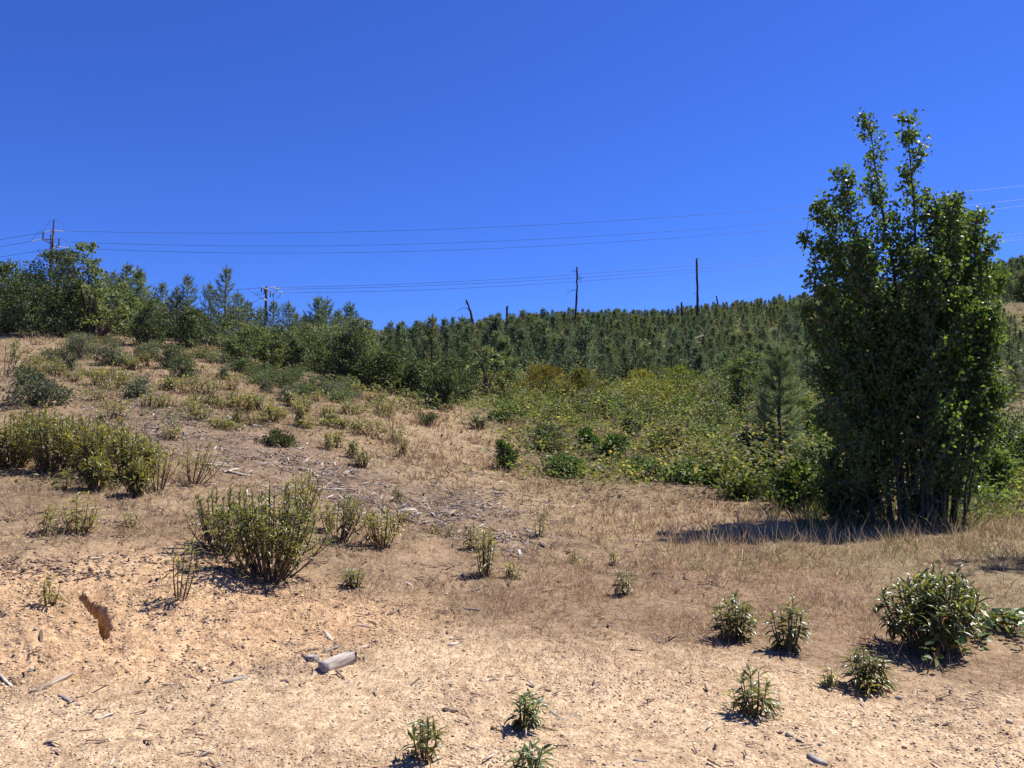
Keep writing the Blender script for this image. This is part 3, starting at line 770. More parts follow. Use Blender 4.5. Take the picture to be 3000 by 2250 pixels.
for tail, x0, x1, y0, y1, n, hp, c, cut in [
 ('straggling down just under the ridge bushes', 150, 700, 1010, 1075, 12, 42, (.12,.14,.075), .06),
 ('spilling down from the ridge thicket at its foot', 680, 1040, 1085, 1165, 13, 46, (.105,.135,.06), .06),
 ('in the patchy scrub band across the upper slope', 60, 640, 1085, 1200, 16, 46, (.135,.14,.07), 0),
 ('in the patchy scrub left of the tan grass', 640, 1080, 1170, 1260, 16, 46, (.145,.148,.065), 0)]:
    it = []
    for j in range(n):
        cx = x0 + (j + rng.random()) * (x1 - x0) / n; by = y0 + (y1 - y0) * rng.random()
        if tail.startswith('spill'): by = 1075 + (cx - 680) * .22 + rng.uniform(0, 40)
        hh = hp * rng.uniform(.5, 1.2)
        g, h, w = spot(cx, by, hp * rng.uniform(.9, 2.2), by - hh)
        cc = np.array(c) * rng.uniform(.75, 1.2)
        if cut: st, fo = bush(h, w, 44, 24, cut, cut * .5, cc, cr=.16, low=.0, round_=.7, stems=5)
        else: st, fo = yerba(h, w, int(rng.integers(7, 15)), .11, .026, cc, rng.normal(0, .2), .12, 1, .5)
        it.append((cx, put('scrub_plant', [('stem', st), ('foliage', fo)], g, rng.uniform(0, 6.28), None, 'shrub', 'straggly scrub on the left slope', mats=MATS_BUSH if cut else MS)))
    ordinals(it, 'straggly plant', tail)

# --- broad-leaved shrubs and small oaks
DK, OAK, GG, MG = (.075, .10, .047), (.145, .18, .075), (.13, .145, .098), (.115, .145, .064)
bl = [  # cx, base, width, top, colour, leaf length, clusters, name, label
 (265, 990, 150, 725, OAK, .11, 80, 'oak_sapling', 'tall pale green young oak with open top right of the power pole'),
 (130, 985, 190, 745, DK, .075, 190, 'evergreen_shrub', 'largest dark evergreen bush, in front of the tall power pole'),
 (25, 975, 130, 785, (.085,.115,.045), .08, 120, 'evergreen_shrub', 'yellow-green bush cut by the left edge below the skyline pines'),
 (300, 992, 160, 860, OAK, .10, 70, 'oak_sapling', 'low spreading oak regrowth at the foot of the tall pale oak'),
 (210, 985, 90, 850, MG, .08, 60, 'evergreen_shrub', 'mid-green bush squeezed between dark evergreen and pale oak'),
 (372, 985, 90, 840, MG, .08, 60, 'evergreen_shrub', 'mid-green bush right of the low spreading oak'),
 (435, 1015, 85, 890, DK, .07, 70, 'evergreen_shrub', 'dark bush left of the gap where the bare path tops the ridge'),
 (553, 1028, 85, 915, DK, .07, 70, 'evergreen_shrub', 'dark bush standing right in the bare gap on the ridge'),
 (480, 985, 100, 875, MG, .08, 50, 'evergreen_shrub', 'green bush behind the gap on the ridge'),
 (610, 990, 90, 900, MG, .08, 60, 'evergreen_shrub', 'green bush at the foot of the tall lone pine'),
 (712, 1070, 110, 965, MG, .075, 90, 'evergreen_shrub', 'rounded green bush lowest right of the bare ridge path'),
 (805, 1010, 130, 875, DK, .08, 110, 'evergreen_shrub', 'broad dark bush right below the short power pole'),
 (745, 1005, 90, 915, MG, .08, 70, 'evergreen_shrub', 'green bush left below the short power pole'),
 (800, 1080, 75, 990, MG, .075, 60, 'evergreen_shrub', 'small bush between the rounded one and the narrow dark one'),
 (868, 1100, 55, 1000, DK, .07, 50, 'evergreen_shrub', 'narrow dark bush at the foot of the ridge slope'),
 (925, 1090, 110, 960, MG, .075, 90, 'evergreen_shrub', 'wide green bush under the paired spire pines'),
 (1000, 1120, 100, 985, DK, .07, 90, 'evergreen_shrub', 'dark bush at the lower end of the ridge thicket'),
 (1060, 1130, 110, 940, MG, .08, 90, 'evergreen_shrub', 'tall leafy bush where the ridge meets the far slope'),
 (1130, 1148, 110, 1040, (.06,.085,.03), .08, 70, 'evergreen_shrub', 'rounded bush first beyond the foot of the ridge'),
 (1215, 1165, 90, 1060, (.065,.09,.032), .08, 70, 'evergreen_shrub', 'leafy green bush above the head of the tan grass'),
 (1290, 1195, 110, 1085, (.05,.075,.028), .075, 80, 'evergreen_shrub', 'dark green bush bordering the tan grass'),
 (1345, 1175, 90, 1060, (.055,.08,.03), .075, 60, 'evergreen_shrub', 'green bush just below the wispy wide pine'),
 (1420, 1160, 115, 1025, OAK, .10, 70, 'oak_sapling', 'cone-shaped leafy oak sapling in front of the wispy wide pine'),
 (1480, 1165, 80, 1085, MG, .08, 50, 'evergreen_shrub', 'low bush right of the cone-shaped oak sapling'),
 (1870, 1145, 115, 1025, DK, .085, 70, 'oak_sapling', 'dark broad oak sapling half way across the far slope foot'),
 (1400, 1258, 50, 1215, GG, .05, 30, 'round_shrub', 'round grey-green shrub alone in the tan grass'),
 (1482, 1375, 55, 1300, (.06,.10,.025), .07, 40, 'round_shrub', 'fresh green shrub at the edge of grass and brambles'),
 (1843, 1285, 42, 1210, DK, .06, 30, 'round_shrub', 'dark upright shrub sticking out of the brambles'),
 (1710, 1205, 70, 1145, GG, .06, 40, 'round_shrub', 'grey-green shrub between the two yellow bushes'),
 (1720, 1320, 60, 1265, (.055,.10,.025), .08, 40, 'leafy_shrub', 'left of two bright green leafy shrubs inside the brambles'),
 (1790, 1350, 70, 1285, (.055,.10,.025), .08, 40, 'leafy_shrub', 'right of two bright green leafy shrubs inside the brambles'),
 (2180, 1235, 110, 1045, (.075,.11,.035), .10, 80, 'leafy_shrub', 'tall bright green shrub left of the near pine'),
 (2260, 1260, 90, 1120, (.05,.08,.03), .08, 60, 'leafy_shrub', 'dark leafy shrub just behind the near pine'),
 (2080, 1215, 90, 1120, GG, .07, 60, 'leafy_shrub', 'grey-green shrub right of the yellow-green broom-like bush'),
 (2370, 1330, 100, 1180, (.06,.10,.028), .09, 80, 'leafy_shrub', 'bright leafy shrub between near pine and poplar'),
 (2230, 1400, 130, 1290, (.065,.105,.028), .09, 80, 'leafy_shrub', 'mounded leafy shrub at the foot of the near pine'),
 (2350, 1490, 160, 1370, (.075,.11,.03), .09, 90, 'leafy_shrub', 'leafy green shrub in the shade left of the poplar trunks'),
 (2480, 1530, 130, 1410, (.06,.09,.026), .08, 70, 'leafy_shrub', 'dim leafy shrub against the left poplar trunk'),
 (2930, 1330, 150, 1180, (.06,.095,.03), .09, 90, 'leafy_shrub', 'large green shrub right behind the poplar'),
 (2990, 1420, 120, 1290, (.07,.11,.03), .09, 80, 'leafy_shrub', 'leafy shrub at the right edge behind the tall grass'),
 (2900, 1460, 120, 1340, (.09,.14,.035), .09, 80, 'leafy_shrub', 'bright sunlit shrub at the right foot of the poplar'),
 (231, 1055, 82, 995, GG, .055, 45, 'round_shrub', 'grey-green rounded shrub just below the pale oak'),
 (316, 1072, 74, 1012, GG, .055, 45, 'round_shrub', 'grey-green rounded shrub right of the one below the pale oak'),
 (490, 1082, 68, 1015, (.07,.09,.04), .055, 40, 'round_shrub', 'rounded shrub left of the bare ridge path'),
 (538, 1106, 84, 1052, (.07,.09,.04), .055, 40, 'round_shrub', 'wide rounded shrub lowest beside the ridge path'),
 (208, 1087, 36, 1045, GG, .05, 24, 'round_shrub', 'small dark grey shrub left on the upper slope'),
 (98, 1192, 145, 1100, (.075,.09,.06), .06, 80, 'round_shrub', 'biggest grey-green shrub on the slope, above the left thicket'),
 (655, 1114, 28, 1075, GG, .05, 18, 'round_shrub', 'tiny round shrub in the middle of the upper slope'),
 (782, 1150, 36, 1115, GG, .05, 24, 'round_shrub', 'compact blue-grey shrub left of a paired one'),
 (842, 1176, 58, 1138, GG, .05, 36, 'round_shrub', 'blue-grey shrub with two lobes right of the compact one'),
 (402, 1168, 64, 1115, GG, .05, 36, 'round_shrub', 'grey shrub in the middle of the left slope over the chips'),
 (815, 1310, 85, 1270, (.07,.08,.03), .05, 40, 'round_shrub', 'flat spreading shrub pressed to the chip-strewn slope'),
 (990, 1170, 90, 1130, GG, .05, 40, 'round_shrub', 'low grey shrub at the lower edge of the ridge thicket'),
 (1250, 1245, 75, 1215, (.075,.085,.04), .05, 36, 'round_shrub', 'flat olive shrub in the tan grass left of the round one'),
 (230, 1010, 60, 985, MG, .05, 24, 'round_shrub', 'low shrub in shade under the dark evergreen bush'),
]
for cx, by, wp, ty, c, L, nc, nm, lab in bl:
    g, h, w = spot(cx, by, wp, ty)
    big = nm in ('evergreen_shrub', 'oak_sapling')
    L2 = L * (1.0 if g[1] < 24 else 1.15)
    st, fo = bush(h, w, int(nc * ((1.5 if nm == 'evergreen_shrub' else .85) if big else 1.25)), (30 if nm == 'evergreen_shrub' else 20) if big else 26, L2, L2 * (.62 if nm != 'oak_sapling' else .75), c,
                  cr=np.clip(.16 * w, .08, .26) if nm != 'oak_sapling' else .17, low=.0 if nm != 'oak_sapling' else .12, round_=.8 if nm != 'oak_sapling' else 1.15)
    put(nm, [('stem', st), ('foliage', fo)], g, rng.uniform(0, 6.28), lab, 'oak' if nm == 'oak_sapling' else 'shrub',
        {'evergreen_shrub': 'evergreen bushes along the ridge', 'oak_sapling': 'young oaks', 'round_shrub': 'rounded shrubs on the slope', 'leafy_shrub': 'leafy shrubs round the brambles'}[nm], mats=MATS_BUSH)
# bushes filling the back of the ridge
it = []
for j in range(34):
    cx = 70 + j * 31 + rng.uniform(-12, 12); d = rng.uniform(29, 35)
    X_ = float(ray(cx, 1000)[0]) * d; z0 = float(H(np.array([X_]), np.array([d]))[0])
    h = rng.uniform(1.1, 1.9) * (1.25 if cx < 420 else 1); w = rng.uniform(1.2, 1.9)
    c = np.array([(.075,.10,.05), (.095,.12,.055), (.12,.145,.065)][j % 3]) * rng.uniform(.9, 1.2)
    st, fo = bush(h, w, 60, 26, .09, .055, c, cr=.22, low=.04, round_=.8)
    it.append((cx, put('evergreen_shrub', [('stem', st), ('foliage', fo)], (X_, d, z0), rng.uniform(0, 6.28), None, 'shrub', 'evergreen bushes along the ridge', mats=MATS_BUSH)))
ordinals(it, 'bush', 'filling the back of the ridge behind the front bushes')
# broom-like yellow bushes
for cx, by, wp, ty, c, lab in [
 (1600, 1182, 140, 1085, (.17,.14,.035), 'golden yellow broom-like bush, left of the two at the far slope foot'),
 (1690, 1180, 120, 1092, (.12,.125,.035), 'olive broom-like bush right of the golden one'),
 (1900, 1198, 170, 1092, (.22,.22,.045), 'bright yellow-green broom-like bush in the hollow'),
 (2015, 1198, 170, 1085, (.15,.185,.045), 'green upright broom-like bush right of the yellow-green one'),
]:
    g, h, w = spot(cx, by, wp, ty)
    st, fo = bush(h, w, 120, 26, .14, .035, c, cr=.2, low=.05, up=2.2, T=T_LANCE2)
    put('broom_bush', [('stem', st), ('foliage', fo)], g, 0, lab, 'bush', 'yellow broom-like bushes', mats=MATS_BUSH)
# green shrubs rising out of the brambles
it = []
for cx, by, wp, hp in [(1480,1235,70,45),(1560,1215,80,55),(1640,1245,70,50),(1605,1320,70,50),(1660,1395,80,50),(1780,1230,80,60),(1900,1255,90,60),(1960,1330,80,55),(1880,1395,90,55),(2000,1250,90,70),(2070,1330,90,60),(2100,1270,80,70),(2020,1410,90,55),(2130,1420,100,70),(2180,1460,90,60),(2290,1460,110,80),(2420,1480,110,90),(2440,1390,100,110)]:
    g, h, w = spot(cx, by, wp, by - hp)
    c = np.array([(.07,.115,.036), (.10,.145,.045), (.13,.155,.05), (.085,.11,.05)][len(it) % 4]) * rng.uniform(.85, 1.25)
    st, fo = bush(h * (1.15 if by < 1390 else .85), w * 1.4, 62, 26, .08, .055, c, cr=.2, low=.02, round_=.9, stems=5)
    it.append((cx, put('leafy_shrub', [('stem', st), ('foliage', fo)], g, rng.uniform(0, 6.28), None, 'shrub', 'leafy shrubs rising out of the brambles', mats=MATS_BUSH)))
ordinals(it, 'low leafy mound', 'rising out of the bramble thicket')
# fern-leaved plants
def fernleaf(h, n):
    st, fo = Geo(), Geo()
    tube(st, [(0, 0, 0), (.02, 0, h * .5), (0, .02, h * .95)], (.02, .015, .008), (.12, .10, .06), 6)
    for i in range(n):
        a = i * 2.4; z0 = h * (.45 + .5 * i / n); ln = .62 * rng.uniform(.8, 1.1)
        o = np.array((math.cos(a), math.sin(a), 0))
        p = bez(np.array((0, 0, z0)), np.array((0, 0, z0)) + o * ln * .5 + np.array((0, 0, .3)), np.array((0, 0, z0)) + o * ln + np.array((0, 0, .02)), 9)
        tube(fo, p, .005, (.10, .12, .04), 4)
        P = np.repeat(p[2:], 2, 0); sd = np.tile((1, -1), len(p) - 2)[:, None]
        s = np.cross(o, (0, 0, 1.)) * sd + o * .5 + np.array((0, 0, -.15))
        leaves(fo, P, s, .15, .042, jit((.085, .13, .03), len(P), .15), T_LANCE2, np.tile((0, 0, 1.), (len(P), 1)))
    return st, fo
for cx, by, ty, n, lab in [(2165, 1240, 1050, 16, 'feathery-leaved tree sapling on a thin stem behind the brambles'), (2195, 1410, 1310, 11, 'low fern-leaved sapling with bright fronds before the near pine')]:
    g, h, w = spot(cx, by, 60, ty)
    st, fo = fernleaf(h, n)
    put('feather_leaved_sapling', [('stem', st), ('foliage', fo)], g, 0, lab, 'sapling', mats=MS)

# --- vine over the foot of the big right shrub
def vine(n, cx, by, wpx, hpx):
    st, fo = Geo(), Geo()
    g0 = ground(cx, by)[0]
    for i in range(9):
        a = ground(cx + rng.uniform(-.25, .2) * wpx, by - 20)[0]; b = ground(cx + rng.uniform(-.55, .6) * wpx, by + rng.uniform(0, 1) * hpx)[0]
        m = (a + b) / 2 + np.array((0, 0, .16)); b = b + np.array((0, 0, .05))
        p = bez(a, m, b, 8) - g0; tube(st, p, .004, (.16, .09, .05), 5)
        k = n // 9; q = rng.random(k) * 6.9; i0 = q.astype(int); f = (q - i0)[:, None]
        P = p[i0] * (1 - f) + p[i0 + 1] * f + rng.normal(0, .03, (k, 3)) + np.array((0, 0, .03))
        C = jit((.10, .14, .035), k, .25, .2); y = rng.random(k) < .15; C[y] = jit((.30, .25, .05), int(y.sum()), .2)
        leaves(fo, P, rng.normal(size=(k, 3)) * (1, 1, .35), .06 * rng.uniform(.6, 1.25, k), .05 * rng.uniform(.6, 1.25, k), C, T_DELTA, np.tile((0, -.35, 1.), (k, 1)) + rng.normal(0, .35, (k, 3)))
    return st, fo, g0
for cx, by, wp, hp, n, lab in [(2790, 1870, 260, 110, 170, 'broad-leaved vine trailing over the sand from the large right shrub'), (2960, 1860, 170, 60, 130, 'reddish-stemmed bramble vine right of the large right shrub')]:
    st, fo, g0 = vine(int(n * 1.6), cx, by, wp, hp)
    put('trailing_vine', [('stem', st), ('foliage', fo)], g0, 0, lab, 'vine', mats=MS)

# --- bramble thicket and undergrowth (nobody could count them)
def thicket(name, n, d0, d1, wf, hmax, cols, L, label, cat, k=.6, T=T_RHOMB, seed=201):
    P = scatter_zone(n, d0, d1, wf, k)
    m = len(P)
    mound = hmax * (.12 + .88 * np.clip(.5 + 1.25 * fbm(P[:, 0] / 1.5, P[:, 1] / 1.5, seed, 4), 0, 1) ** 1.5)
    P[:, 2] += mound * (1 - .75 * rng.random(m) ** 2.2) * (.85 + .3 * rng.random(m))
    sel = np.clip(.5 + .9 * fbm(P[:, 0] / .9, P[:, 1] / .9, seed + 5, 3) + rng.normal(0, .22, m), 0, .999)
    C = np.asarray(cols)[(sel * len(cols)).astype(int)] * np.exp(rng.normal(0, .28, (m, 1)))
    D = rng.normal(size=(m, 3)) * (1, 1, .5)
    g = Geo()
    Lr = L * rng.uniform(.6, 1.3, m)
    leaves(g, P, D, Lr, Lr * .72, np.clip(C, .01, .9), T, np.tile((0, 0, 1.), (m, 1)) + rng.normal(0, .5, (m, 3)))
    return tag(g.obj(name, M_DULL), label, cat, kind='stuff')
thicket('bramble_thicket', 420000, 12.5, 42, lambda px, py, X, Y: zone('bramble', px, py) * (.25 + .75 * clump(X, Y, 221, 1.2, .9)), 1.35,
        [(.07,.06,.035),(.05,.075,.028),(.065,.10,.034),(.085,.12,.038),(.11,.14,.045),(.13,.16,.05),(.16,.175,.055),(.20,.195,.06),(.27,.24,.085),(.14,.11,.06)], .085, 'tangled green and yellow bramble thicket in the hollow', 'brambles')
thicket('low_weeds', 110000, 7.5, 30, lambda px, py, X, Y: inside(px, py, [(60,1050),(640,1090),(760,1130),(1180,1110),(1250,1200),(1000,1290),(700,1260),(350,1250),(60,1130)]) * clump(X, Y, 261, 1.1, 1.9) + inside(px, py, [(40,1370),(540,1400),(500,1460),(200,1440),(40,1420)]) * clump(X, Y, 271, .6), .22,
        [(.10,.11,.05),(.13,.135,.06),(.16,.155,.07),(.20,.18,.09)], .06, 'low olive weeds in patches over the left slope', 'weeds', seed=601, T=T_LANCE2)
thicket('lush_brambles', 110000, 11.8, 30, lambda px, py, X, Y: zone('lush', px, py), .9,
        [(.05,.08,.025),(.08,.13,.03),(.11,.16,.04),(.14,.17,.045),(.20,.19,.06)], .08, 'fresh green brambles and weeds right of the poplar', 'brambles', seed=301)
thicket('undergrowth', 240000, 34, 150, lambda px, py, X, Y: zone('far', px, py) * (1 - zone('scar', px, py)) * (.2 + .8 * clump(X, Y, 231, 5, .8)), 1.0,
        [(.08,.085,.045),(.09,.11,.05),(.11,.135,.06),(.14,.15,.065),(.16,.14,.08)], .26, 'low brush covering the far slope between the pines', 'brush', seed=401)
thicket('hollow_brush', 130000, 22, 48, lambda px, py, X, Y: ((px > 1080) & (px < 2500) & (py < 1215) & (py > 1075)) * (.15 + .85 * clump(X, Y, 241, 3)), .5,
        [(.06,.075,.032),(.075,.10,.036),(.095,.12,.042),(.12,.135,.045),(.09,.11,.06)], .11, 'leafy low brush along the foot of the far slope', 'brush', seed=501)

# --- pines
def pine_meshes(tag_, n, **kw):
    r = []
    for _ in range(n):
        t, c = pine(**kw)
        r.append((t.mesh('trunk', [M_BARK]), c.mesh('crown', [M_NEEDLE])))
    return r
NEARP = pine_meshes('near', 6, h=3.2, tufts=7, npt=15, nl=.17, nw=.013, wid=.36, low=.05)
def by_depth(px, top, d):
    X = float(ray(px, 1000)[0]) * d
    z0 = float(H(np.array([X]), np.array([d]))[0])
    return np.array((X, d, z0)), EYE + float(ray(px, top)[1]) * d - z0
ridge = [
 (12, 768, 31, 'skyline pine at the left edge of the ridge'), (85, 800, 36, 'slim pine behind dark evergreen bush, left of the power pole'),
 (192, 745, 33, 'spire pine between the tall power pole and the pale oak'), (160, 775, 35, 'short pine close right of the tall power pole'),
 (332, 790, 34, 'pine just right of the pale oak, behind it'), (368, 768, 32, 'tall pine right of the pale oak with a pointed top'),
 (408, 820, 34, 'lower pine beside the tall pointed one'), (474, 825, 36, 'thin spire pine in the notch of the ridge skyline'),
 (515, 835, 31, 'broad pine left behind the bare ridge gap'), (547, 805, 31, 'broad pine with a tall leader right over the ridge gap'),
 (612, 826, 32, 'pine with dense crown left of the tall lone pine'), (660, 778, 30, 'tall lone pine with a bare visible trunk, highest right of the ridge gap'),
 (694, 850, 34, 'small pine at the right side of the tall lone pine'), (724, 878, 36, 'dim pine between the lone pine and the short power pole'),
 (762, 895, 38, 'low pine just left of the short power pole'), (800, 880, 38, 'pine touching the right of the short power pole'),
 (843, 880, 34, 'forked-top pine right of the short power pole'), (870, 915, 35, 'low pine in the dip right of the forked one'),
 (905, 915, 34, 'left flank pine of the close group right of the dip'), (932, 866, 33, 'left spire of the close pine group right of the dip'),
 (958, 868, 34, 'right spire of the close pine group right of the dip'), (990, 905, 36, 'sloping-topped pine ending the close group'),
 (1022, 935, 38, 'small pine at the low point of the skyline'), (1065, 930, 40, 'first pine past the low point, over the tall leafy bush'),
 (1085, 960, 42, 'short pine right beside the first one past the low point'),
]
for i, (px, top, d, lab) in enumerate(ridge):
    g, h = by_depth(px, top, d)
    t, c = NEARP[i % 6]
    s = h / 3.2
    put('pine_tree', [('trunk', t), ('crown', c)], g, rng.uniform(0, 6.28), lab, 'pine tree', 'pines on the near ridge', scale=(s * rng.uniform(.8, 1.05) if s > 1 else s, s * .95, s))
# near wispy pines
for cx, by, ty, wd, lab in [(2297, 1395, 1000, .30, 'near pine with long wispy needles and a bare lower trunk, left of the poplar'), (1478, 1150, 985, .42, 'wide wispy grey-green pine standing in the hollow behind the oak sapling')]:
    g, h, w = spot(cx, by, 100, ty)
    t, c = pine(h, 8, 22, .22, .0085 if by > 1300 else .016, (.125, .165, .075), wd, .2)
    put('pine_tree', [('trunk', t), ('crown', c)], g, 0, lab, 'pine tree', 'near pines', mats=MS)
# young pines of the far slope
FARM = []
for k in range(11):
    t, c = pine(3.0, 4, 9, .21, .03, np.array([(.115, .155, .075), (.145, .165, .08), (.095, .135, .078), (.14, .165, .062)][k % 4]) * rng.uniform(.75, 1.15), rng.uniform(.19, .33), .02)
    g = Geo(); g.merge(t)
    for f_ in range(len(c.Fs)): c.Fs[f_] = (c.Fs[f_][0], 1)
    g.merge(c); FARM.append((g, g.mesh('pine_tree', [M_BARK, M_NEEDLE])))
X, Y = scatter(9000, 38, 165, .5, -.8, .8)
Z = H(X, Y); px, py = proj(X, Y, Z)
ok = (zone('far', px, py) > .5) & (zone('scar', px, py) < .2) & (rng.random(len(X)) < .1 + 1.2 * clump(X, Y, 251, 6)) & ~((px < 1000) & (Y > 75))
ok |= (px > 2860) & (zone('far', px, py) > .5) & (zone('scar', px, py) < .3) & (rng.random(len(X)) < .9)
X, Y, Z, px, py = X[ok], Y[ok], Z[ok], px[ok], py[ok]
keep, cells = [], {}
for i in np.argsort(Y):
    c = (int(X[i] // 1.5), int(Y[i] // 1.5))
    near_ = [j for a in (-1, 0, 1) for b in (-1, 0, 1) for j in cells.get((c[0] + a, c[1] + b), [])]
    if all((X[i] - X[j]) ** 2 + (Y[i] - Y[j]) ** 2 > (1.1 if px[i] < 1600 else .8) * (.5 + 1.2 * rng.random()) for j in near_):
        keep.append(i); cells.setdefault(c, []).append(i)
keep = np.array(keep)
sky_ok = (px[keep] > -60) & (px[keep] < 3060)
keep = keep[sky_ok]
# those hidden behind the poplar stay in the mass; the nearest 265 in view are single trees
cand = [i for i in keep if (px[i] < 2340 or px[i] > 2890)]
single = set(cand[:265])
regs = {}
mass = Geo()
for i in keep:
    h = (.9 + 3.0 * rng.beta(1.6, 1.7)) * (1 if Y[i] < 120 else .9) * (1 - .25 * sstep(1600, 1900, px[i]) + (.5 if py[i] < 885 else -.2) * sstep(2800, 2900, px[i]))
    s = h / 3.0; a = rng.uniform(0, 6.28)
    gi = rng.integers(0, 11)
    if i in single:
        o = bpy.data.objects.new('pine_tree', FARM[gi][1]); col.objects.link(o)
        o.location = (X[i], Y[i], Z[i]); o.rotation_euler = (0, 0, a); o.scale = (s * rng.uniform(.8, 1.5), s * rng.uniform(.8, 1.5), s)
        tag(o, None, 'pine tree', 'young pines on the far slope')
        p = px[i]
        reg = next(t for lim, t in ((700, 'behind the left end of the ridge'), (1110, 'behind the right end of the ridge'), (1330, 'left of the leaning snag'), (1440, 'under the leaning snag'), (1570, 'under the short broken stub'),
                   (1640, 'left of the tall branched snag'), (1740, 'under the tall branched snag'), (1850, 'right of the tall branched snag'), (1950, 'left of the bare ragged snag'), (2090, 'under the bare ragged snag'), (2230, 'right of the bare ragged snag'),
                   (2500, 'against the left of the poplar'), (9999, 'right of the poplar')) if p < lim)
        row = next(t for lim, t in ((48, 'at the far slope foot'), (60, 'low on the slope'), (80, 'half way up'), (999, 'high up')) if Y[i] < lim)
        regs.setdefault((reg, row), []).append((p, o))
    else:
        M = np.array([[math.cos(a), -math.sin(a), 0], [math.sin(a), math.cos(a), 0], [0, 0, 1]]) * s * np.array((*rng.uniform(.8, 1.5, 2), 1))
        mass.merge(FARM[gi][0], M, np.array((X[i], Y[i], Z[i])))
for (reg, row), it in regs.items():
    ordinals(it, 'pine', row + ' ' + reg)
print('pines', len(keep), len(single))
if mass.n: tag(mass.obj('pine_forest', [M_BARK, M_NEEDLE]), 'mass of young pines covering the upper far slope', 'pine forest', kind='stuff')

# --- poplars
def poplar(root, stems, rad, dens):
    cr = Geo()
    for k, (b, t, r0, rr) in enumerate(stems):
        tr = Geo()
        b, t = np.array(b), np.array(t)
        m = b + (t - b) * np.array((.22, .3, .55))
        p = bez(b, m, t, 16) + np.concatenate((np.zeros((1, 3)), np.cumsum(rng.normal(0, .012, (15, 3)) * (1, 1, 0), 0)))
        tube(tr, p, r0 * (1 - np.linspace(0, 1, 16)) ** 1.15 + .005, (.1, .09, .08), 7)
        tr.obj('trunk', M_PBARK, root, smooth=True)
        ln = np.linalg.norm(t - b); nb = int(ln * 15 * dens)
        for q in np.sort(.08 + .92 * rng.random(nb) ** .8):
            x = q * 15; i = min(int(x), 14); f = x - i
            c = p[i] * (1 - f) + p[i + 1] * f
            a = rng.uniform(0, 6.28)
            prof = (1 - q) ** .6 * min(1, .72 + 1.1 * q) + .19
            bl_ = rr * prof * rng.uniform(.4, 1.25) * rad * (1 - .08 * float(sstep(.5, .85, q)))
            o = np.array((math.cos(a), math.sin(a), 0))
            e = c + o * bl_ * .72 + np.array((0, 0, bl_ * rng.uniform(.5, 1.0)))
            bp = bez(c, c + o * bl_ * .55 + np.array((0, 0, bl_ * .2)), e, 5)
            tube(cr, bp, np.linspace(.008, .003, 5), (.16, .14, .11), 4, mi=1, cap=False)
            n = int(max(9, bl_ / .0165 * rng.uniform(.5, 1.5)) * (1 + .8 * q * q))
            n = int(n * (.5 + .75 * float(sstep(.08, .6, q))))
            s = .15 + .85 * rng.random(n); y = s * 4; j = np.minimum(y.astype(int), 3); g_ = (y - j)[:, None]
            P = bp[j] * (1 - g_) + bp[j + 1] * g_ + rng.normal(0, .05, (n, 3))
            D = rng.normal(0, .7, (n, 3)) + np.array((0, 0, -.75)) + o * .5
            L = rng.uniform(.032, .066, n)
            leaves(cr, P, D, L, L * .95, jit((.066, .11, .028), n, .32, .14), T_DELTA, rng.normal(size=(n, 3)) * (1, 1, .5))
    cr.obj('crown', [M_POPLAR, M_STEM], root)
D0 = 11.9
g0 = ground(2690, 1535)[0]; D0 = g0[1]
stems = []
for bx, tx, ty, dd, r0, rr in [
 (2690,2532,350,0,.055,.55),(2705,2642,356,.25,.05,.55),(2640,2478,500,-.2,.04,.62),(2655,2395,585,.2,.04,.62),(2590,2362,690,-.1,.035,.66),(2725,2738,560,-.25,.045,.42),
 (2738,2818,552,.15,.045,.68),(2760,2862,630,-.1,.04,.64),(2785,2895,790,.2,.03,.66),(2750,2790,570,-.2,.03,.6),(2770,2845,700,.35,.03,.6),(2612,2440,760,.35,.035,.7),(2748,2785,610,.4,.035,.6),(2670,2570,830,.45,.03,.65),
 (2800,2905,1010,-.15,.02,.5),(2590,2350,900,.1,.02,.6),(2665,2490,720,-.35,.03,.65),(2715,2690,735,-.4,.03,.5),(2560,2365,800,.25,.02,.6),(2770,2830,850,-.35,.025,.6),(2640,2560,900,-.45,.02,.6),(2820,2880,1230,-.3,.015,.45),(2560,2375,1080,-.2,.02,.65),(2540,2400,1220,.3,.015,.6),(2530,2380,1330,-.1,.012,.55),(2570,2440,1180,-.5,.015,.6),(2830,2925,1120,.1,.015,.6),(2790,2900,700,.1,.03,.6),(2620,2440,1020,-.4,.02,.6),(2560,2480,1250,-.3,.015,.5),(2800,2910,900,.3,.02,.6),(2700,2770,760,-.5,.025,.55),(2650,2520,700,.1,.03,.55)]:
    d = D0 + dd
    X = float(ray(bx, 1535)[0]) * d
    b = np.array((X, d, float(H(np.array([X]), np.array([d]))[0]) - .05))
    t = at(tx, ty, d + rng.normal(0, .25))
    stems.append((b - g0, t - g0, r0, rr))
e = empty('poplar_tree', g0)
poplar(e, stems, 1.08, 1.15)
tag(e, 'tall many-stemmed poplar with glittering dark green leaves', 'poplar')
gx, gy = 9.35, 9.7
g1 = np.array((gx, gy, float(H(np.array([gx]), np.array([gy]))[0])))
stems = []
for i in range(9):
    a = i * 2.4; r = .25 * math.sqrt(i + .3)
    stems.append(((math.cos(a) * r * .6, math.sin(a) * r * .6, -.05), (math.cos(a) * r * 2.4, math.sin(a) * r * 2.0, 6.2 - .3 * i), .04, .75))
stems.append(((-.3, 0, -.05), (-2.45, .1, 4.3), .03, .5)); stems.append(((-.2, -.1, -.05), (-1.9, -.2, 4.9), .03, .6))
e = empty('poplar_tree', g1)
poplar(e, stems, 1.1, .8)
tag(e, 'second poplar just past the right edge, only leaf tips showing', 'poplar')

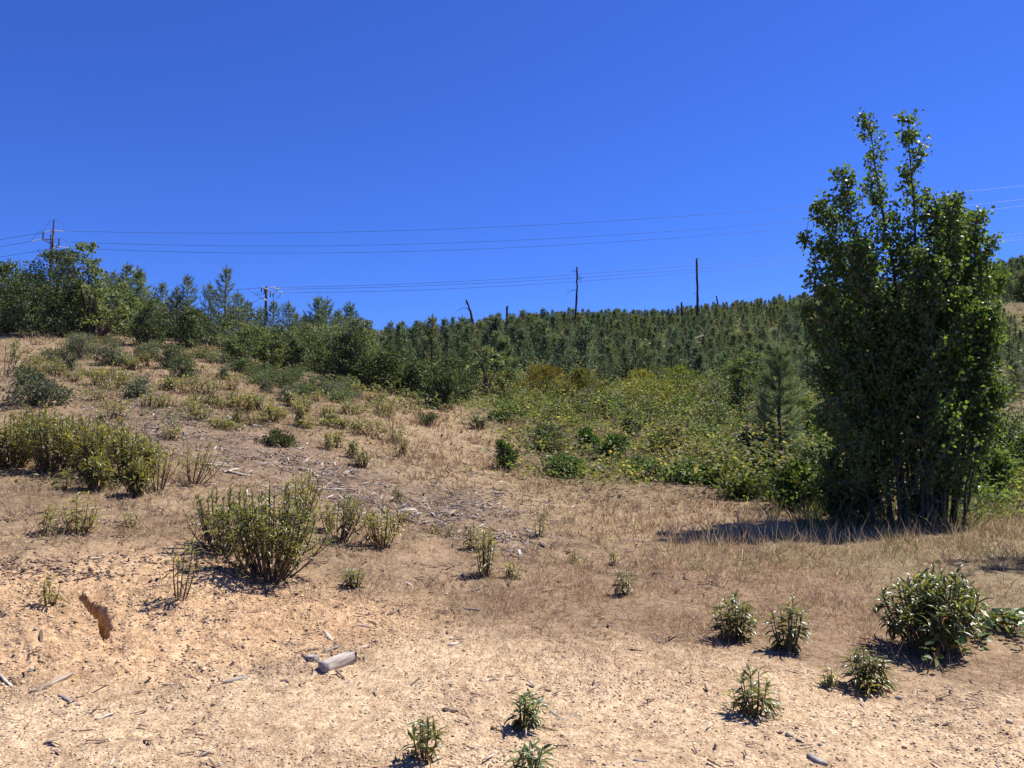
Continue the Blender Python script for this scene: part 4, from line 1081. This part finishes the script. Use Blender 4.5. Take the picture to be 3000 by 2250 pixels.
# --- snags
def snag(name, pts, wpx, d, br, label, stubs=0, mat=M_SNAG, base=True):
    s = d / F
    p = [at(x, y, d) for x, y in pts][::-1]
    if base:
        q = p[0] + (p[0] - p[1]) * .2; X = q[0]; z = float(H(np.array([X]), np.array([d]))[0])
        p = [np.array((X, d, min(z, p[0][2] - .1) - .1))] + p
    p = np.array(p); o = p[0].copy()
    # resample and roughen
    t = np.linspace(0, len(p) - 1, 14); i = np.minimum(t.astype(int), len(p) - 2); f = (t - i)[:, None]
    pp = p[i] * (1 - f) + p[i + 1] * f + rng.normal(0, wpx * s * .08, (14, 3)) * (1, 1, 0)
    e = empty(name, o)
    g = Geo(); tube(g, pp - o, np.linspace(.5 * wpx * s * 1.2, .5 * wpx * s * .75, 14) * rng.uniform(.85, 1.12, 14), (.1, .1, .1), 7)
    for _ in range(stubs):
        k = rng.integers(3, 14); a = rng.uniform(0, 6.28); l = rng.uniform(.12, .5)
        tube(g, [pp[k] - o, pp[k] - o + np.array((math.cos(a) * l, math.sin(a) * l, rng.uniform(-.15, .1)))], (.03, .012), (.1, .1, .1), 4)
    g.obj('trunk', mat, e)
    for b in br:
        g = Geo(); bp = np.array([at(x, y, d) for x, y in b]) - o
        if len(bp) == 3: bp = bez(bp[0], bp[1] * 2 - (bp[0] + bp[2]) / 2, bp[2], 7)
        tube(g, bp, np.linspace(.035, .015, len(bp)) * d / 85, (.1, .1, .1), 5)
        g.obj('branch', mat, e)
    return tag(e, label, 'dead tree', 'burnt snags on the skyline')
snag('dead_snag', [(1366,878),(1378,915),(1391,966)], 7.5, 78, [[(1374,908),(1356,902),(1338,914)], [(1367,884),(1363,890),(1366,893)]], 'leaning dead snag with one drooping branch on the skyline', 3)
snag('dead_snag', [(1486,896),(1485,945)], 8, 88, [], 'short thick broken stub on the skyline', 5)
snag('dead_snag', [(1691,781),(1690.5,830),(1689,880),(1685,940)], 6.5, 86, [[(1689,798),(1681,793),(1669,795)], [(1691,822),(1698,816),(1709,815)], [(1699,817),(1702,822),(1700,830)], [(1688,850),(1675,851),(1659,862)]], 'tall slightly bent dead snag with thin side branches', 4)
snag('dead_snag', [(1996,885),(1999,930)], 8, 95, [], 'short dark stub left of the tall ragged snag', 2)
snag('dead_snag', [(2041,757),(2042,830),(2044,906)], 7.5, 98, [], 'tall straight ragged snag bristling with broken twigs', 26)
snag('dead_snag', [(2099,866),(2108,914)], 5, 104, [], 'small slanting snag right of the tall ragged one', 1)
snag('dead_snag', [(2856,620),(2862,680),(2872,785)], 13, 92, [[(2861,650),(2875,644),(2886,652)], [(2864,682),(2882,690),(2891,707)]], 'thick snag peeping out right of the poplar crown', 10)
snag('dead_snag', [(1334,990),(1336,1035)], 3.5, 62, [], 'thin black dead stem among the pines below the leaning snag', 0)
snag('dead_snag', [(36,768),(50,790),(56,850)], 3.5, 29, [[(51,796),(60,790),(68,792)]], 'thin bare dead stem rising left of the dark evergreen bush', 0)
# leggy saplings at the left edge
for cx, by, ty, lab in [(18, 1100, 985, 'spindly bare-stemmed sapling at the left edge of the slope, front one'), (38, 1085, 975, 'spindly bare-stemmed sapling at the left edge of the slope, back one')]:
    g, h, w = spot(cx, by, 70, ty)
    st, fo = yerba(h, w, 4, .11, .03, (.10, .12, .045), .12, .6, 1, .8)
    put('spindly_sapling', [('stem', st), ('foliage', fo)], g, 0, lab, 'sapling', mats=MS)

# dead grass and fallen leaves gathered round the stems of the shrubs
bx = np.array([(b[0], b[1]) for b in BASES if b[2] in ('shrub', 'oak')])
k = np.repeat(np.arange(len(bx)), 110)
rr_ = np.abs(rng.normal(0, .28, len(k))) * (1 + .02 * bx[k][:, 1]); aa_ = rng.uniform(0, 6.28, len(k))
X, Y = bx[k][:, 0] + rr_ * np.cos(aa_), bx[k][:, 1] + rr_ * np.sin(aa_)
ok = Y > 5.6
X, Y = X[ok], Y[ok]
blades('dead_grass', np.stack((X, Y, H(X, Y)), 1), .03, .22, .006, [(.34,.26,.16),(.26,.19,.12),(.20,.17,.08),(.42,.33,.21),(.15,.11,.08)], 'dead grass gathered round the feet of the shrubs', .8)
# --- power poles and wires
def ptube(root, name, pts, r, mat, sides=6, o=None):
    g = Geo(); tube(g, np.array(pts) - o, r, (.1, .1, .1), sides); return g.obj(name, mat, root)
def pole(d, ox, oy, sc_, foot, top, r, label):
    c = lambda x, y, dy=0: at(ox + x / sc_, oy + y / sc_, d + dy)
    t = c(*top); f = c(*foot); q = f + (f - t) * .35
    z = float(H(np.array([q[0]]), np.array([d]))[0])
    b = np.array((q[0], d, z - .2)); e = empty('power_pole', b)
    g = Geo(); tube(g, np.array([b, f, t]) - b, (r * 1.2, r, r * .8), (.1, .1, .1), 10); g.obj('pole', M_POLE, e, smooth=False)
    return e, b, c
def insul(e, b, p, q, r, n, mat, name='insulator'):
    g = Geo(); p, q = np.array(p) - b, np.array(q) - b
    t = np.linspace(0, 1, 4 * n + 1); rr = np.where(np.arange(4 * n + 1) % 4 < 2, r, r * .55); rr[0] = rr[-1] = r * .4
    tube(g, p + (q - p) * t[:, None], rr, (.1, .1, .1), 8); g.obj(name, mat, e)
e, b, c = pole(95, 50, 600, 7.373, (725, 1420), (787, 495), .15, '')
for p, q, dy in (((760,752),(545,748),0), ((735,832),(552,757),-.1), ((780,850),(915,915),-.1), ((775,952),(890,908),0)): ptube(e, 'crossarm', [c(*p), c(q[0], q[1], dy)], .075, M_ARM, 6, b)
for p, q in (((740,562),(575,605)), ((810,562),(1015,572)), ((530,745),(300,788)), ((930,908),(1148,934))): insul(e, b, c(*p), c(*q), .07, 9, M_INSUL)
for p, q in (((790,495),(795,325)), ((560,735),(570,575)), ((900,885),(907,725))): insul(e, b, c(*p), c(*q), .10, 6, M_METAL, 'post_insulator')
for a in (((795,322),(930,290),(1005,420),(1012,565)), ((795,322),(700,330),(640,430),(575,560)), ((570,570),(480,520),(400,660),(305,780)), ((907,725),(1010,690),(1100,790),(1148,930)), ((907,725),(850,700),(800,740),(790,900))):
    t = np.linspace(0, 1, 10)[:, None]; a = [c(*x) for x in a]
    ptube(e, 'jumper_wire', (1 - t) ** 3 * a[0] + 3 * t * (1 - t) ** 2 * a[1] + 3 * t * t * (1 - t) * a[2] + t ** 3 * a[3], .016, M_WIRE, 5, b)
ptube(e, 'conduit', [c(728, 640, -.2), c(718, 830, -.2), c(698, 1320, -.2)], .05, M_METAL, 6, b)
ptube(e, 'bracket', [c(745, 575, -.15), c(775, 660, -.18), c(770, 740, -.15)], .04, M_ARM, 5, b)
tag(e, 'tall wooden power pole with long pale insulators over the left ridge', 'power pole')
e, b, c = pole(80, 680, 780, 7.373, (728, 890), (741, 432), .14, '')
for p, q in (((640,464),(770,500)), ((760,520),(895,592)), ((730,490),(640,466))): ptube(e, 'crossarm', [c(p[0], p[1], -.15), c(q[0], q[1], -.2)], .07, M_ARM, 6, b)
ptube(e, 'arrester_arm', [c(605, 690, -.15), c(660, 700, -.15), c(750, 742, -.15)], .065, M_INSUL, 6, b)
for p, q in (((826,464),(932,457)), ((914,498),(1016,491)), ((986,572),(1088,565))): insul(e, b, c(*p), c(*q), .09, 4, M_INSUL)
for p, q in (((636,472),(634,560)), ((698,480),(694,602)), ((826,590),(825,668)), ((888,590),(884,662))): insul(e, b, c(p[0], p[1], -.2), c(q[0], q[1], -.2), .075, 4, M_METAL, 'fuse_cutout')
for a in (((360,500),(400,570),(470,610),(610,556)), ((500,605),(560,640),(620,600),(690,595)), ((480,600),(560,630),(600,660),(630,720)), ((1045,580),(1030,680),(990,700),(925,672)), ((975,500),(960,540),(920,570),(885,600)), ((884,662),(885,740),(890,800),(895,850))):
    t = np.linspace(0, 1, 9)[:, None]; a = [c(x[0], x[1], -.2) for x in a]
    ptube(e, 'jumper_wire', (1 - t) ** 3 * a[0] + 3 * t * (1 - t) ** 2 * a[1] + 3 * t * t * (1 - t) * a[2] + t ** 3 * a[3], .022, M_METAL, 5, b)
tag(e, 'short wooden power pole with fuse cutouts showing above the ridge bushes', 'power pole')
def wire(pts, d0, d1, r, label):
    x = np.array([p[0] for p in pts], float); y = np.array([p[1] for p in pts], float)
    pf = np.polyfit((x - 1500) / 1500, y, min(3, len(pts) - 1))
    xs = np.linspace(x[0], x[-1], 40); ys = np.polyval(pf, (xs - 1500) / 1500)
    ys += (y[0] - ys[0]) * np.exp(-(xs - x[0]) / 150 * np.sign(x[-1] - x[0]))
    ds = d0 + (d1 - d0) * (xs - x[0]) / (x[-1] - x[0])
    P = np.array([at(a, b_, c_) for a, b_, c_ in zip(xs, ys, ds)]); o = P[0].copy()
    g = Geo(); tube(g, P - o, r, (.1, .1, .1), 5)
    ob = g.obj('power_wire', M_WIRE); ob.location = o
    return tag(ob, label, 'wire', 'overhead wires')
wire([(188,677),(600,680),(1000,680),(1500,667),(2000,630),(2350,608),(2983,545),(3400,500)], 95, 118, .02, 'top wire of the upper three, running right from the tall pole')
wire([(178,708),(600,716),(1000,720),(1500,706),(2000,675),(2340,650),(2983,583),(3400,540)], 96.5, 119, .02, 'middle wire of the upper three, running right from the tall pole')
wire([(206,727),(600,737),(1000,741),(1500,726),(2000,697),(2340,668),(2983,603),(3400,560)], 95, 117, .02, 'bottom wire of the upper three, running right from the tall pole')
wire([(807,842),(1000,838),(1500,815),(2000,782),(2353,749),(2983,684),(3400,640)], 80, 112, .018, 'top wire of the lower three, from the short pole to the right')
wire([(818,847),(1000,845),(1500,824),(2000,792),(2353,762),(2983,696),(3400,652)], 80, 111, .018, 'middle wire of the lower three, from the short pole to the right')
wire([(828,857),(1000,856),(1500,837),(2000,800),(2353,769),(2983,703),(3400,660)], 80, 110, .018, 'bottom wire of the lower three, from the short pole to the right')
wire([(124,682),(60,692),(0,702),(-260,740)], 95, 90, .022, 'upper wire leaving the tall pole to the left edge')
wire([(91,707),(40,716),(0,723),(-260,765)], 95, 90, .022, 'middle wire leaving the tall pole to the left edge')
wire([(144,730),(70,742),(0,753),(-260,790)], 94.8, 90, .022, 'lower wire leaving the tall pole to the left edge')
wire([(766,843),(700,848),(640,852),(520,862)], 80, 88, .02, 'wire leaving the short pole leftwards behind the pines')
wire([(760,875),(738,888),(700,912)], 80, 78, .02, 'slanting stay wire on the left of the short pole')

# --- wood lying about
def stick(name, x0, y0, x1, y1, th, mat, label, cat='stick', lift=.4, flat=.6):
    a, b = ground(x0, y0)[0], ground(x1, y1)[0]
    mid = (a + b) / 2; v = b - a; ln = float(np.linalg.norm(v)); r = .68 * th * mid[1] / F
    n = 9; x = np.linspace(-.5, .5, n) * ln
    g = Geo()
    pr = np.array([.35, .8, 1, 1, .95, 1, .9, .75, .3]) * rng.uniform(.82, 1.1, n)
    P = np.stack((x, np.cumsum(rng.normal(0, r * .16, n)), np.cumsum(rng.normal(0, r * .08, n))), 1)
    k = 6; an = np.arange(k) * 6.283 / k
    R_ = r * pr[:, None] * rng.uniform(.8, 1.2, (1, k))
    V = P[:, None] + np.stack((rng.normal(0, .12, (n, k)) * r * (np.abs(x) > .4 * ln)[:, None] * 4, R_ * np.cos(an), R_ * np.sin(an) * flat), -1)
    i = np.arange(n - 1)[:, None] * k; j = np.arange(k)[None]; j2 = (j + 1) % k
    g.add(V.reshape(-1, 3), np.stack((i + j, i + k + j, i + k + j2, i + j2), -1).reshape(-1, 4))
    g.Fs.append((np.arange(k, dtype=np.int32)[None], 0)); g.Fs.append((np.arange(k, dtype=np.int32)[None] + (n - 1) * k, 0))
    o = g.obj(name, mat)
    o.location = mid + np.array((0, 0, r * flat * lift))
    o.rotation_euler = Vector(v).to_track_quat('X', 'Z').to_euler()
    return tag(o, label, cat)
SP_, SD_, SG_ = M_STICKP, M_STICKD, M_GREYW
for a in [
 (92,2036,212,1984,21,M_SLAB,'thick splintered slab of wood at the lower left'), (169,2047,237,2067,9,SG_,'dark grey flat stick just below the splintered slab'),
 (281,2106,336,2093,9,SP_,'white flat chip alone on the lower left sand'), (-8,1965,38,2019,8,SP_,'pale stick slanting in from the left edge'), (26,1979,50,2010,6,SD_,'dark stick close to the pale one at the left edge'),
 (656,2002,731,1987,11,SG_,'grey splintered stick left of the timber block'), (538,1979,582,1997,6,SD_,'short dark stick slanting down left of the grey splintered one'), (475,2002,514,2001,7,SG_,'short knobbly grey piece on the sand at left'),
 (112,1822,121,1896,8,SD_,'brown stick standing nearly upright against the left bank'), (212,2147,283,2138,5,SD_,'thin dark twig low on the left sand'), (587,2217,619,2201,15,SG_,'grey chunk of wood near the bottom left'), (321,2240,336,2222,8,SP_,'pale chip at the bottom edge left'),
 (819,2007,846,2011,9,SD_,'dark flat piece between the two grey sticks and the block'), (372,1664,393,1651,8,SP_,'white chip on the bank top right of the gully'), (262,1647,290,1638,7,SP_,'white splinter above the gully head'), (468,1624,492,1627,6,SG_,'grey splinter on the bank top left of the big shrub'),
 (842,1946,917,1951,7,SG_,'thin grey stick pointing at the wedge of wood'), (947,1916,998,1904,7,SG_,'grey stick behind the timber block'), (1040,1907,1096,1887,9,SP_,'pale pointed sliver right behind the timber block'), (1096,1884,1112,1889,6,SD_,'dark knob at the tip of the pale sliver'),
 (950,1853,968,1879,10,SP_,'short white piece up behind the timber block'), (880,1861,922,1857,5,SD_,'thin stick left of the short white piece'), (1018,2003,1056,1992,9,SP_,'pale chip in front of the timber block'), (1202,2013,1232,1993,7,SD_,'brown slanting stick right of the timber block'),
 (1086,1820,1101,1833,8,SD_,'dark chunk on the slope foot over the pale sliver'), (1042,1834,1088,1846,7,SG_,'grey and dark stick at the slope foot'), (913,1903,943,1896,7,SD_,'dark stick behind the wedge of wood'), (1294,2082,1339,2086,15,SD_,'stout brown bark roll on the bare sand'),
 (1634,2109,1697,2098,9,SG_,'grey stick right of the middle tuft'), (1612,2084,1637,2097,8,SG_,'short grey splinter above the grey stick by the middle tuft'), (1380,2032,1408,2040,7,SD_,'small brown stick over the bark roll'), (1592,2021,1614,2027,7,SD_,'small brown piece right above the middle tuft'),
 (1334,2115,1370,2126,6,SD_,'thin brown stick right below the bark roll'), (1855,2240,1895,2238,8,SG_,'grey sliver at the bottom edge right of the double tuft'), (1547,2121,1634,2140,5,SD_,'thin twig running out from the middle tuft'), (1353,2184,1397,2201,6,SD_,'dark twig between the two bottom tufts'),
 (1314,1894,1348,1884,11,SP_,'pale chunky chip at the upper edge of the sand'), (1363,1784,1408,1791,7,SG_,'grey lath at the left edge of the red weeds'), (1186,1706,1210,1719,8,SP_,'pale chip beside the slope litter left of the sprouts'), (2366,2219,2422,2248,19,SG_,'weathered grey chunk at the bottom edge at right'),
 (1838,1906,1900,1911,6,SD_,'thin dark stick at the edge of the red weeds'), (2760,2130,2790,2126,6,SD_,'brown twig on the right sand'),
]: stick('stick', *a)
for a in [(578,1354,690,1362,9,SG_,'upper grey branch of the small pile on the left slope'), (582,1362,640,1370,9,SP_,'pale short branch in the small pile on the left slope'), (655,1386,700,1378,10,SP_,'pale stub at the right of the small branch pile'), (650,1384,738,1396,9,SG_,'long grey branch under the pale stub'),
          (943,1437,1014,1438,8,SG_,'grey branch lying behind the leggy shrub'), (716,1241,768,1256,8,SG_,'grey branch in the upper wood chips'), (1195,1490,1222,1498,10,SP_,'white chunk of wood on the orange patch'), (1150,1440,1215,1470,6,SD_,'dark curved branch on the slope below the tan grass'), (1820,1582,1900,1590,6,SG_,'grey stick at the upper edge of the weeds in the middle'),
          (650,1070,690,1078,7,SG_,'thin branch lying on the ridge path')]:
    stick('fallen_branch', *a, cat='branch')
o = stick('bleached_log', 1629, 1043, 1660, 1026, 12, SP_, 'thick white bleached log lying among the far slope pines', 'log', lift=3.0, flat=.95)
stick('bleached_branch', 1892, 1034, 1918, 1019, 4, SP_, 'thin white dead branch right of the bleached log', 'branch', lift=9, flat=1)
stick('bleached_branch', 2034, 1015, 2070, 1002, 4, SP_, 'white dead branch on the far slope left of the poplar', 'branch', lift=9, flat=1)
# timber block: sawn, grey, chipped at the far end
def prism(name, A, ang, ln, wd, ht, mat, label, cat, taper=0., jag=.02):
    z = float(H(np.array([A[0]]), np.array([A[1]]))[0])
    n = 9; g = Geo(); Vs = []
    ring = [(.02, 0), (.98, 0), (1, .02), (1, .98), (.98, 1), (.02, 1), (0, .98), (0, .02)]
    for i in range(n):
        s = i / (n - 1)
        for k_, (a, c_) in enumerate(ring):
            Vs.append((s * ln + (rng.normal(0, jag * .5) if i == n - 1 else 0), a * wd, c_ * ht * (1 - taper * s) + rng.normal(0, .0008)))
    k = 8; i = np.arange(n - 1)[:, None] * k; j = np.arange(k)[None]; j2 = (j + 1) % k
    g.add(np.array(Vs), np.stack((i + j, i + k + j, i + k + j2, i + j2), -1).reshape(-1, 4))
    g.Fs.append((np.arange(k, dtype=np.int32)[None], 0)); g.Fs.append((np.arange(k, dtype=np.int32)[None] + (n - 1) * k, 0))
    o = g.obj(name, mat); o.location = (A[0], A[1], z - .008); o.rotation_euler = (0, 0, ang)
    return tag(o, label, cat)
M_BLOCK = wood_mat('sawn_grey_timber', (.15, .125, .10), (.56, .50, .42), (5, 110, 110), .85, .0015)
prism('timber_block', (-1.118, 4.716), math.atan2(.877, .48), .265, .07, .062, M_BLOCK, 'sawn grey timber block lying on the bare sand', 'timber block')
A = ground(936, 1955)[0]
prism('timber_wedge', (A[0], A[1]), math.atan2(.9, -.55), .20, .06, .06, M_GREYW, 'dark grey wedge of timber beside the sawn block', 'timber', taper=.7)
# single rocks
def rock(cx, by, wpx, label, c):
    g0 = ground(cx, by)[0]; r = .5 * wpx * g0[1] / F
    import bmesh
    bm = bmesh.new(); bmesh.ops.create_icosphere(bm, subdivisions=2, radius=1)
    V = np.array([v.co[:] for v in bm.verts]); Fc = np.array([[v.index for v in f.verts] for f in bm.faces]); bm.free()
    for _ in range(7):
        d = nrm(rng.normal(size=3)); k = rng.uniform(.55, .85); s = V @ d; V = V - np.outer(np.maximum(s - k, 0), d)
    V = V * np.array((r, r * rng.uniform(.6, .9), r * rng.uniform(.45, .65)))
    o = Geo().add(V, Fc, np.array(c)).obj('rock', M_STONE); o.location = g0 + np.array((0, 0, r * .25)); o.rotation_euler = (0, 0, rng.uniform(0, 6.28))
    tag(o, label, 'rock', 'loose rocks')
for a in [(2314, 2160, 34, 'largest pale tan rock of the cluster on the right sand', (.45,.36,.26)), (2288, 2152, 20, 'reddish rock at the left of the pale rock cluster', (.32,.2,.14)), (2274, 2126, 18, 'small tan rock above the pale rock cluster', (.42,.34,.26)), (2342, 2178, 22, 'tan rock at the lower right of the pale rock cluster', (.42,.33,.24)),
          (2334, 2138, 16, 'dark little rock right above the pale rock cluster', (.2,.15,.11)), (2405, 2190, 20, 'grey rock right of the pale rock cluster', (.34,.28,.22)), (2650, 2195, 16, 'brown rock low on the right sand', (.35,.22,.13)), (2955, 2118, 26, 'flat pale rock near the right edge', (.46,.38,.3)), (2635, 2052, 24, 'flat pinkish rock below the bushy olive tuft', (.44,.34,.26)),
          (1447, 2138, 24, 'brown rock left of the middle tuft', (.34,.22,.13)), (1920, 2122, 16, 'grey rock in the middle of the right sand', (.28,.24,.2)), (2093, 2200, 16, 'small brown rock below the crisp-shadowed tuft', (.26,.17,.11)), (362, 1712, 20, 'pale rock at the top of the bank right of the gully', (.44,.34,.22)), (105, 1860, 20, 'grey rock sticking out of the left bank', (.36,.32,.28)), (280, 1755, 24, 'dark clod overhanging the gully head', (.26,.16,.1)), (92, 1968, 24, 'dark grey rock above the splintered slab', (.25,.21,.18))]:
    rock(*a)
